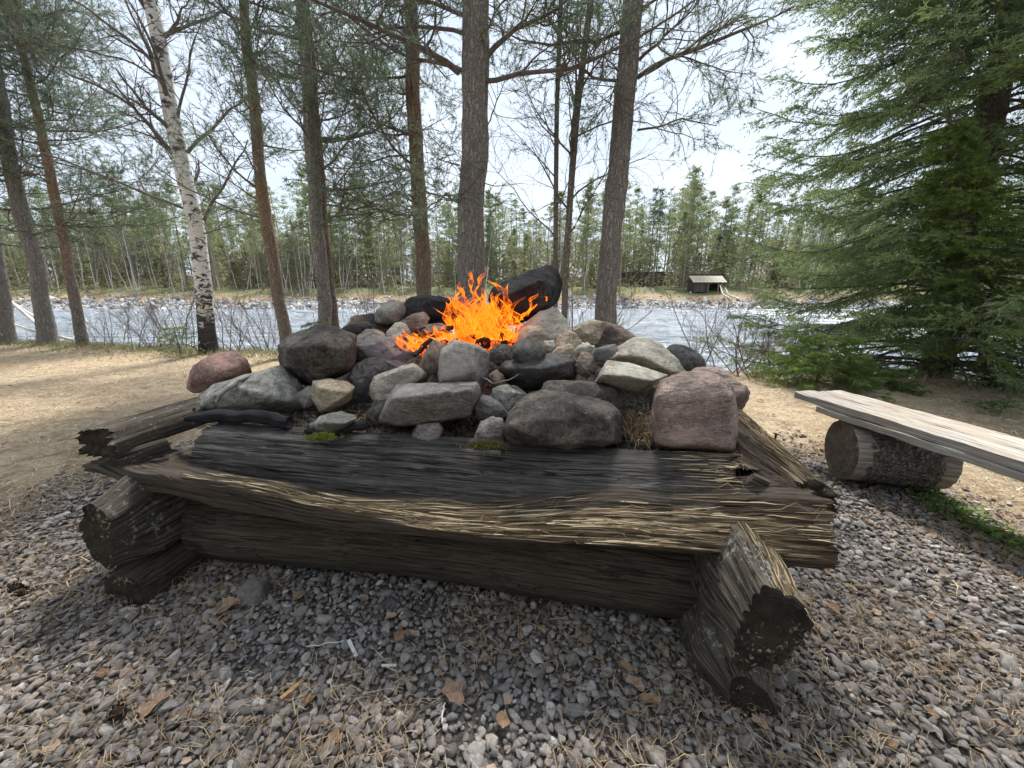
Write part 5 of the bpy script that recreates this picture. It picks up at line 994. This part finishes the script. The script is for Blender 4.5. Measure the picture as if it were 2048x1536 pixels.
# hut
hx = at(1418, 560, 57); hb = np.array([hx[0], 57., float(fz(np.array([hx[0]]), np.array([57.]))[0]) + .1]); hut = empty('log_hut', hb, 'small dark timber hut with pale roof at the far bank', 'hut')
M_HUTW = flat_mat('dark_hut_timber', (.06, .05, .042), (.14, .12, .1), 3); M_HUTR = flat_mat('pale_weathered_roof', (.36, .32, .25), (.52, .47, .38), 3)
M_DARK = flat_mat('near_black_timber', (.015, .013, .012), (.03, .027, .024), 3)  # near-black tone for the hut's ridge log
def bar(name, a, b, r, mat, parent, sides=7, **kw): return tube1(name, [a, b], r, mat, parent, sides, **kw)
w_, dp, hw = 3.8, 2.4, 1.4
for k in range(9):
    z = .1 + k * .17; o = lambda x, y: hb + [x, y, z]
    bar('wall_log', o(-w_ / 2, 0), o(-w_ / 2, dp), .09, M_HUTW, hut); bar('wall_log', o(w_ / 2, 0), o(w_ / 2, dp), .09, M_HUTW, hut); bar('wall_log', o(-w_ / 2, dp), o(w_ / 2, dp), .09, M_HUTW, hut)
    bar('wall_log', o(-w_ / 2 - .1, 0), o(-.2 + .0, 0), .09, M_HUTW, hut)
    if k > 6: bar('wall_log', o(-.2, 0), o(w_ / 2 + .1, 0), .09, M_HUTW, hut)
bar('post', hb + [1.45, 0, 0], hb + [1.45, 0, hw], .09, M_FARTRUNK, hut); bar('post', hb + [1.9, 0, 0], hb + [1.9, 0, hw], .09, M_FARTRUNK, hut); bar('post', hb + [.0, 0, 0], hb + [0., 0, hw], .09, M_FARTRUNK, hut)
for k in range(12):
    x0 = -2.25 + k * .40
    for sgn, y0, y1, nm in ((1, -.55, dp / 2, 'roof_board'), (-1, dp + .55, dp / 2, 'roof_board')):
        a_, b_ = hb + [x0, y0, hw - .02 + .02 * (k % 2)], hb + [x0, y1, hw + .95 + .02 * (k % 2)]; c_ = (a_ + b_) / 2; L = np.linalg.norm(b_ - a_); sl = math.atan2(b_[2] - a_[2], b_[1] - a_[1])
        q = np.array([[sx * .195, sy * L / 2, sz * .025] for sx in (-1, 1) for sy in (-1, 1) for sz in (-1, 1)]); R_x = np.array([[1, 0, 0], [0, math.cos(sl), -math.sin(sl)], [0, math.sin(sl), math.cos(sl)]])
        mk(nm, q @ R_x.T + c_, [[0, 1, 3, 2], [4, 6, 7, 5], [0, 4, 5, 1], [2, 3, 7, 6], [0, 2, 6, 4], [1, 5, 7, 3]], M_HUTR, hut, c_, smooth=False)
bar('ridge_log', hb + [-2.5, dp / 2, hw + 1.04], hb + [2.5, dp / 2, hw + 1.04], .11, M_DARK, hut)
gx = at(1300, 548, 69); gb0 = np.array([gx[0], 69., float(fz(np.array([gx[0]]), np.array([69.]))[0])]); cab = empty('cabin', gb0, 'grey roofed cabin half hidden among the trees left of the hut', 'cabin')
def bx_(name, c_, sz, mat, parent): 
    q = np.array([[sx * sz[0], sy * sz[1], sz_ * sz[2]] for sx in (-1, 1) for sy in (-1, 1) for sz_ in (-1, 1)]) / 2
    return mk(name, q + c_, [[0, 1, 3, 2], [4, 6, 7, 5], [0, 4, 5, 1], [2, 3, 7, 6], [0, 2, 6, 4], [1, 5, 7, 3]], mat, parent, c_, smooth=False)
bx_('wall', gb0 + [0, 2, 1.2], (8, 4, 2.4), M_HUTW, cab)
rfv = np.array([[-4.6, -.5, 2.35], [4.6, -.5, 2.35], [4.6, 2, 3.7], [-4.6, 2, 3.7], [-4.6, 4.5, 2.35], [4.6, 4.5, 2.35]]) + gb0
mk('roof', np.concatenate([rfv, rfv + [0, 0, .12]]), [[0, 1, 2, 3], [3, 2, 5, 4], [6, 7, 8, 9], [9, 8, 11, 10], [0, 6, 7, 1], [4, 5, 11, 10]], flat_mat('grey_sheet_roof', (.3, .32, .34), (.42, .44, .46), 1), cab, smooth=False)
for q, (px, w_s, lab) in enumerate([(1290, .22, 'pale cut stump on the far bank, left one of three'), (1306, .2, 'pale cut stump on the far bank, middle one of three'), (1267, .18, 'short pale stump nearest the water on the far bank')]):
    p = at(px, 575, 56.5 - q); z = float(fz(np.array([p[0]]), np.array([p[1]]))[0]); b_ = np.array([p[0], p[1], z - .1]); tube1('tree_stump', [b_, b_ + [.03, 0, .6], b_ + [.05, 0, .95 - q * .15]], [w_s, w_s * .85, w_s * .8], M_FARBIRCH, None, 9, lab, 'stump')
for q, (a, b, lab) in enumerate([((1440, 570, 54), (1462, 598, 50), 'white bent birch stem leaning to the water right of the hut'), ((1450, 575, 54.5), (1478, 597, 50.5), 'second white stem leaning to the water right of the hut')]):
    tube1('leaning_birch_stem', [at(*a), (at(*a) + at(*b)) / 2 + [-.3, 0, -.3], at(*b)], [.05, .09, .11], M_FARBIRCH, None, 6, lab, 'fallen tree')

# unseen tree crowns added behind the viewer to dim light on front faces
mb = MB(); rf2 = np.random.RandomState(99)
for k in range(90):
    y = -rf2.uniform(5, 16); x = rf2.uniform(-22, 22); td, cd = PV[rf2.randint(len(PV))] if k % 3 else SV[rf2.randint(2)]; v = np.empty(len(cd.vertices) * 3, np.float32); cd.vertices.foreach_get('co', v); v = v.reshape(-1, 3) * rf2.uniform(.5, .75) + [x, y, 0]; f = np.empty(len(cd.loops), np.int32); cd.loops.foreach_get('vertex_index', f); mb.add(v, f.reshape(len(cd.polygons), -1), rnd=rf2.rand(len(v)))
mb.build('added_crowns_behind_viewer', M_FAR2, None, smooth=False, kind='stuff')

# ---------------------------------------------------------------- gravel, litter and small things on the ground
def instancer(name, P, R, S, col, mat, subd=2, disp=.35, variants=5, **kw):
    me = bpy.data.meshes.new(name); n = len(P); me.vertices.add(n); me.vertices.foreach_set('co', np.asarray(P, np.float32).ravel())
    for k, a in (('rot', R), ('scl', S)): me.attributes.new(k, 'FLOAT_VECTOR', 'POINT').data.foreach_set('vector', np.asarray(a, np.float32).ravel())
    me.attributes.new('rnd', 'FLOAT', 'POINT').data.foreach_set('value', np.asarray(col, np.float32))
    o = bpy.data.objects.new(name, me); C.objects.link(o); me.materials.append(mat)
    g = bpy.data.node_groups.new(name, 'GeometryNodeTree'); g.interface.new_socket('Geometry', in_out='INPUT', socket_type='NodeSocketGeometry'); g.interface.new_socket('Geometry', in_out='OUTPUT', socket_type='NodeSocketGeometry')
    N, L = g.nodes, g.links; gi = N.new('NodeGroupInput'); go = N.new('NodeGroupOutput'); ti = N.new('GeometryNodeGeometryToInstance')
    for v in range(variants):
        ic = N.new('GeometryNodeMeshIcoSphere'); ic.inputs['Subdivisions'].default_value = subd; ic.inputs['Radius'].default_value = 1
        sp = N.new('GeometryNodeSetPosition'); nz = N.new('ShaderNodeTexNoise'); nz.inputs['Scale'].default_value = .75; nz.inputs['Detail'].default_value = 1.5
        po = N.new('GeometryNodeInputPosition'); ad = N.new('ShaderNodeVectorMath'); ad.operation = 'ADD'; ad.inputs[1].default_value = (v * 5.3, v * 2.1, v * 3.7)
        L.new(po.outputs[0], ad.inputs[0]); L.new(ad.outputs[0], nz.inputs['Vector']); sb = N.new('ShaderNodeVectorMath'); sb.operation = 'SUBTRACT'; sb.inputs[1].default_value = (.5, .5, .5)
        ml = N.new('ShaderNodeVectorMath'); ml.operation = 'SCALE'; ml.inputs['Scale'].default_value = disp * 4
        L.new(nz.outputs['Color'], sb.inputs[0]); L.new(sb.outputs[0], ml.inputs[0]); L.new(ic.outputs[0], sp.inputs[0]); L.new(ml.outputs[0], sp.inputs['Offset'])
        sm_ = N.new('GeometryNodeSetShadeSmooth'); L.new(sp.outputs[0], sm_.inputs[0]); mt = N.new('GeometryNodeSetMaterial'); mt.inputs['Material'].default_value = mat; L.new(sm_.outputs[0], mt.inputs[0]); L.new(mt.outputs[0], ti.inputs[0])
    ip = N.new('GeometryNodeInstanceOnPoints'); ip.inputs['Pick Instance'].default_value = True; L.new(gi.outputs[0], ip.inputs['Points']); L.new(ti.outputs[0], ip.inputs['Instance'])
    rv = N.new('FunctionNodeRandomValue'); rv.data_type = 'INT'
    for s_ in rv.inputs:
        if s_.name == 'Max' and s_.type == 'INT': s_.default_value = variants - 1
    L.new([s_ for s_ in rv.outputs if s_.type == 'INT'][0], ip.inputs['Instance Index'])
    for k, sock in (('rot', 'Rotation'), ('scl', 'Scale')):
        na = N.new('GeometryNodeInputNamedAttribute'); na.data_type = 'FLOAT_VECTOR'; na.inputs['Name'].default_value = k; L.new(na.outputs[0], ip.inputs[sock])
    L.new(ip.outputs[0], go.inputs[0]); md = o.modifiers.new('scatter', 'NODES'); md.node_group = g
    for k, v in kw.items(): o[k] = v
    return o
def pebble_mat():
    t = NT('river_pebble'); a = t.add('Attribute', attribute_name='rnd', attribute_type='INSTANCER').outputs['Fac']; o = t.obj(); n = t.noise(o, 1.5, 3, .6); n2 = t.noise(o, 9, 3, .7)
    col = t.ramp(a, (0., (.12, .111, .103)), (.25, (.215, .192, .172)), (.45, (.275, .235, .212)), (.6, (.25, .237, .224)), (.8, (.41, .38, .345)), (.93, (.34, .26, .21)), (1., (.68, .64, .59)))
    for nd in t.n:
        if nd.type == 'VALTORGB' and len(nd.color_ramp.elements) > 5: pass
    col = t.mix(t.ramp(n, (.35, .4), (.6, 0.)), col, (.13, .105, .085)); col = t.mix(t.ramp(n2, (.5, 0.), (.75, .35)), col, (.4, .38, .36))
    t.b.inputs['Specular IOR Level'].default_value = .35; return t.done(col, t.bump(n2, .25, .05), .75)
def padmask(x, y, rng):     # where gravel lies, ragged towards the straw
    P = np.stack([x, y, 0 * x], -1); d = np.maximum(np.abs(x + .1) - 2.35, 0) + np.maximum(y - 2.3, 0) + .35 * fbm(P, 1.6, 3); return rng.rand(len(x)) > np.clip((d - .1) / .6, 0, 1)
rg = np.random.RandomState(12); st = .0185; gx_, gy_ = np.meshgrid(np.arange(-3.3, 3.4, st), np.arange(.35, 3.2, st), indexing='ij'); x = gx_.ravel() + rg.uniform(-.5, .5, gx_.size) * st; y = gy_.ravel() + rg.uniform(-.5, .5, gy_.size) * st
du = (x - O2[0]) * A2[0] + (y - O2[1]) * A2[1]; dv = (x - O2[0]) * B2[0] + (y - O2[1]) * B2[1]
vis = (np.abs(x) < (y + .35) * 1.55 + .1) & ~((du > -.02) & (du < 2.2) & (dv > .45) & (dv < 2.4)) & ~((y > 2.4) & (np.abs(x) < 1.2))
# farther away a little thinner, but larger
vis &= rg.rand(len(x)) < np.clip(1.25 - .22 * y, .62, 1)
vis &= padmask(x, y, rg); x, y = x[vis], y[vis]; n = len(x); sz = .0079 * np.exp(rg.randn(n) * .36); sz = np.clip(sz, .0035, .021)
P = np.stack([x, y, gz(x, y) + sz * .35 + rg.rand(n) * .010], -1); Rr = np.stack([rg.randn(n) * .35, rg.randn(n) * .35, rg.rand(n) * 6.3], -1); Sc = np.stack([sz * rg.uniform(1., 1.6, n), sz * rg.uniform(.8, 1.1, n), sz * rg.uniform(.5, .85, n)], -1)
print('pebbles', n)
instancer('gravel', P, Rr, Sc, rg.rand(n), pebble_mat(), disp=.5, variants=7, kind='stuff')
# needles, straw and bark shreds over gravel and grass
def strew(name, n, xr, yr, ln, w, mat, seed, cond=None, lift=.012, power=None, **kw):
    rng = np.random.RandomState(seed); x = rng.uniform(*xr, n); y = yr[0] + (yr[1] - yr[0]) * rng.rand(n) ** (power or 1.); k = np.abs(x) < (y + .5) * 1.6
    if cond is not None: k &= cond(x, y, rng)
    x, y = x[k], y[k]; n = len(x); a = rng.rand(n) * 6.3; P = np.stack([x, y, gz(x, y) + lift * rng.uniform(.5, 1.4, n)], -1)
    return scatter_strips(name, P, np.stack([np.cos(a), np.sin(a), rng.randn(n) * .12], -1), rng.uniform(*ln, n), rng.uniform(*w, n), mat, rng.rand(n) ** .9, .35, seed, kind='stuff', **kw)
incrib = lambda x, y: ((x - O2[0]) * A2[0] + (y - O2[1]) * A2[1] > -.05) & ((x - O2[0]) * A2[0] + (y - O2[1]) * A2[1] < 2.25) & ((x - O2[0]) * B2[0] + (y - O2[1]) * B2[1] > .3) & ((x - O2[0]) * B2[0] + (y - O2[1]) * B2[1] < 2.4)
clump = lambda x, y, r: (fbm(np.stack([x, y, 0 * x], -1), 2.6, 3, 4.) + r.rand(len(x)) * 1.1 > .35) & ~incrib(x, y)
strew('pine_needle_litter', 85000, (-3.4, 3.6), (.4, 3.6), (.025, .07), (.0011, .0022), M_LITTER, 31, clump, .027)
M_STRAW = fib_mat('dry_straw', (.2, .125, .07), (.5, .38, .23), (.72, .61, .42))
outpad = lambda x, y, r: ~padmask(x, y, r) & (y < edgeY(x) + .3)
strew('dry_grass_litter', 90000, (-11, 7.5), (1.2, 8.6), (.03, .10), (.002, .0045), M_STRAW, 32, outpad, .010)
M_DLEAF = fib_mat('small_dead_leaves', (.14, .08, .045), (.32, .2, .12), (.5, .38, .27))
def leaf_verts(c, r, az, seed, curl=.35):
    rng = np.random.RandomState(seed); k = 14; th = np.arange(k) * 2 * PI / k; rad = r * (1 + .14 * np.cos(5 * th + seed)) * (1 - .25 * np.cos(th) * 0) * rng.uniform(.85, 1.1, k); e = np.array([math.cos(az), math.sin(az)]); f = np.array([-e[1], e[0]]); V = [np.r_[c[:2], c[2]]]
    for q in (.5, 1.):
        for j in range(k): x = rad[j] * q * math.cos(th[j]) * 1.2; y = rad[j] * q * math.sin(th[j]) * .85; z = c[2] + curl * (y * y / r) * 1.2 + curl * .4 * r * math.sin(3 * th[j] + seed) * q + rng.rand() * r * .08; V.append(np.r_[c[:2] + e * x + f * y, z])
    T = [(0, 1 + j, 1 + (j + 1) % k) for j in range(k)]; Q = [(1 + j, 1 + k + j, 1 + k + (j + 1) % k, 1 + (j + 1) % k) for j in range(k)]; return np.array(V), T, Q
rl = np.random.RandomState(3); mb = MB()
for k in range(1500):
    x, y = rl.uniform(-8, 6), rl.uniform(.55, 7.)
    if incrib(np.array([x]), np.array([y]))[0] or abs(x) > (y + .3) * 1.5: continue
    V, T, Q = leaf_verts(np.array([x, y, gb(x, y) + .016]), rl.uniform(.008, .019), rl.rand() * 6.3, k); a = rl.rand(); mb.add(V, T, rnd=np.full(len(V), a)).add(V, Q, rnd=np.full(len(V), a))
mb.build('leaf_litter', M_DLEAF, None, kind='stuff')
def leaf_m(name, a, b): t = NT(name); n = t.noise(t.obj(), 60, 4, .7); return t.done(t.mix(t.ramp(n, (.35, 0.), (.65, 1.)), a, b), t.bump(n, .4, .003), .8)
M_L1, M_L2, M_L3 = leaf_m('pale_brown_leaf', (.2, .12, .08), (.38, .26, .18)), leaf_m('orange_brown_leaf', (.2, .12, .065), (.33, .215, .13)), leaf_m('grey_brown_leaf', (.2, .15, .11), (.34, .28, .22))
for q, (x, y, r, m, lab) in enumerate([(310, 1408, .030, M_L1, 'pale brown curled leaf at lower left of the gravel'), (800, 1272, .022, M_L2, 'orange brown leaf below the middle of the bottom log'), (905, 1385, .034, M_L1, 'large torn reddish brown leaf at bottom centre'), (1270, 1368, .024, M_L1, 'reddish leaf nearer the right corner log, left of its pair'),
    (1302, 1400, .022, M_L2, 'orange leaf standing below the reddish one near the corner log'), (1325, 1300, .022, M_L3, 'grey brown leaf near the shaded end of the bottom log'), (1405, 1330, .024, M_L3, 'grey brown leaf leaning at the foot of the right corner log'), (598, 1192, .024, M_L2, 'orange leaf beside the round grey stone under the log'),
    (455, 1215, .034, M_L1, 'broad pinkish leaf below the round grey stone'), (240, 1418, .018, M_L2, 'small orange leaf at far lower left'), (1665, 1215, .022, M_L2, 'orange brown leaf on the gravel right of the corner log'), (1890, 1150, .02, M_L3, 'dull leaf on the gravel below the bench'), (1005, 1440, .02, M_L2, 'little orange leaf at the bottom edge centre'), (655, 1500, .02, M_L3, 'grey brown leaf at the bottom edge left of centre')]):
    p = atz(x, y, .03); V, T, Q = leaf_verts(p, r, rl.rand() * 6.3, 50 + q, .5); mk('dry_leaf', V, [T, Q], m, None, p, label=lab, category='leaf', group='dead leaves on the gravel')
M_WHITE = flat_mat('bleached_wood', (.6, .58, .52), (.75, .73, .68), 60); M_CHIPO = flat_mat('fresh_orange_wood', (.4, .22, .09), (.55, .36, .18), 60)
p = atz(705, 1296, .03); slab('wood_sliver', p, (.072, .011, .004), (0, .1, -.85), M_WHITE, None, 7, (8, 3, 2), .001, label='white flat wood sliver lying slantwise on the gravel', category='wood chip')
p = atz(777, 1331, .03); slab('wood_sliver', p, (.045, .008, .003), (0, .1, .1), M_WHITE, None, 8, (8, 3, 2), .001, label='short white sliver right below the long white one', category='wood chip')
p = atz(585, 1378, .03); slab('wood_sliver', p, (.072, .011, .005), (0, .2, 1.15), M_CHIPO, None, 9, (8, 3, 2), .001, label='orange wood sliver pointing away at lower left centre', category='wood chip')
p = atz(1890, 895, .02); slab('wood_sliver', at(1895, 985, 2.15), (.16, .03, .02), (0, 0, -.6), M_PLANK, None, 10, (8, 3, 2), .003, label='grey piece of wood on the gravel edge beside the bench log', category='wood chip')
for q, (pts, r, m, lab) in enumerate([([(612, 1293), (650, 1288), (688, 1282)], .002, M_WHITE, 'thin pale stalk pointing at the white sliver'), ([(500, 1411), (545, 1410), (580, 1398)], .0028, M_TWIG_G, 'pale bent stalk meeting the orange sliver'), ([(0, 1368), (90, 1345), (190, 1298), (280, 1252)], .004, M_TWIG, 'long thin dark twig at the left bottom edge'),
    ([(835, 1425), (900, 1395), (1000, 1381)], .003, M_TWIG, 'thin curved brown twig below the bottom centre leaf'), ([(1640, 975), (1740, 1010), (1800, 1025), (1930, 1040)], .005, M_TWIG, 'long bare twig on the gravel under the bench'), ([(60, 1175), (100, 1165), (190, 1190)], .003, M_TWIG_G, 'pale twig left of the left corner log'), ([(884, 1445), (886, 1420), (890, 1405)], .003, M_WHITE, 'short pale stick standing at the bottom centre'),
    ([(1490, 1445), (1510, 1480), (1530, 1530)], .003, M_TWIG_G, 'thin twig below the right corner log'), ([(330, 1455), (420, 1425), (470, 1440)], .002, M_TWIG, 'fine brown twig at lower left')]):
    tube1('twig', [atz(x, y, .026) for x, y in pts], [r, r * .9, r * .6], m, None, 6, lab, 'twig', .0015, 90 + q)
def cone_(px, py, lab, seed, z=.03):
    p = atz(px, py, z); rng = np.random.RandomState(seed); mb = MB(); D, F = ico(2); mb.add(D * [.018, .013, .012] + p, F)
    for k in range(46):
        a = k * 2.4; t_ = (k / 46 - .5) * .036; r_ = .014 * math.sqrt(max(.05, 1 - (t_ / .021) ** 2)); c_ = p + np.array([t_, math.cos(a) * r_, math.sin(a) * r_]); d = nrm(np.array([.5, math.cos(a), math.sin(a)])) * .007; s = nrm(np.cross(d, [1, 0, 0])) * .005
        mb.add([c_ - s, c_ + s, c_ + d + s * .8, c_ + d - s * .8], [[0, 1, 2, 3]])
    mb.build('pine_cone', flat_mat('cone_brown', (.03, .02, .015), (.07, .05, .035), 80), None, p, label=lab, category='pine cone', smooth=False)
cone_(42, 1182, 'dark pine cone on the gravel near the left edge', 1); cone_(232, 1424, 'dark pine cone at the lower left beside an orange leaf', 2)
cone_(30, 1176, 'second dark cone touching the one near the left edge', 3)
# green plants along the gravel edge by the bench
rng = np.random.RandomState(14); n = 420; t_ = rng.rand(n); p0, p1 = atz(1830, 985, 0), atz(2050, 1110, 0); c_ = p0 + (p1 - p0) * t_[:, None] + rng.randn(n, 3) * [.06, .05, 0]; c_[:, 2] = gz(c_[:, 0], c_[:, 1]) + .01 + rng.rand(n) * .05; mb = MB()
M_GREEN = leaf_mat('small_green_leaves', (.08, .15, .03), (.2, .3, .07), (.10, .13, .05))
for k in range(n):
    V, T, Q = leaf_verts(c_[k], rng.uniform(.006, .016), rng.rand() * 6.3, k, .6); a = rng.rand(); mb.add(V, T, rnd=np.full(len(V), a)).add(V, Q, rnd=np.full(len(V), a))
mb.build('ground_plants', M_GREEN, None, kind='stuff')
# heather and moss on the bank verge at the left
n = 7000; x = rng.uniform(-11, -3.2, n); y = edgeY(x) - .1 + rng.randn(n) * .45; P = np.stack([x, y, gz(x, y)], -1); P = np.stack([P, P + np.c_[rng.randn(n, 2) * .03, rng.uniform(.03, .12, n)]], 1); V, F, rn = needles(rng, P, 4, .04, .009, 1.1, 0, 1)
mk('bank_heather', V, F, M_BUSH, None, attrs={'rnd': rn}, kind='stuff', smooth=False)
n = 5000; x = rng.uniform(-4, 9, n); y = edgeY(x) - .15 + rng.randn(n) * .3; P = np.stack([x, y, gz(x, y)], -1); P = np.stack([P, P + np.c_[rng.randn(n, 2) * .04, rng.uniform(.03, .14, n)]], 1); V, F, rn = needles(rng, P, 3, .07, .004, .8, 0, 1)
mk('bank_grass', V, F, M_STRAW, None, attrs={'rnd': rn}, kind='stuff', smooth=False)
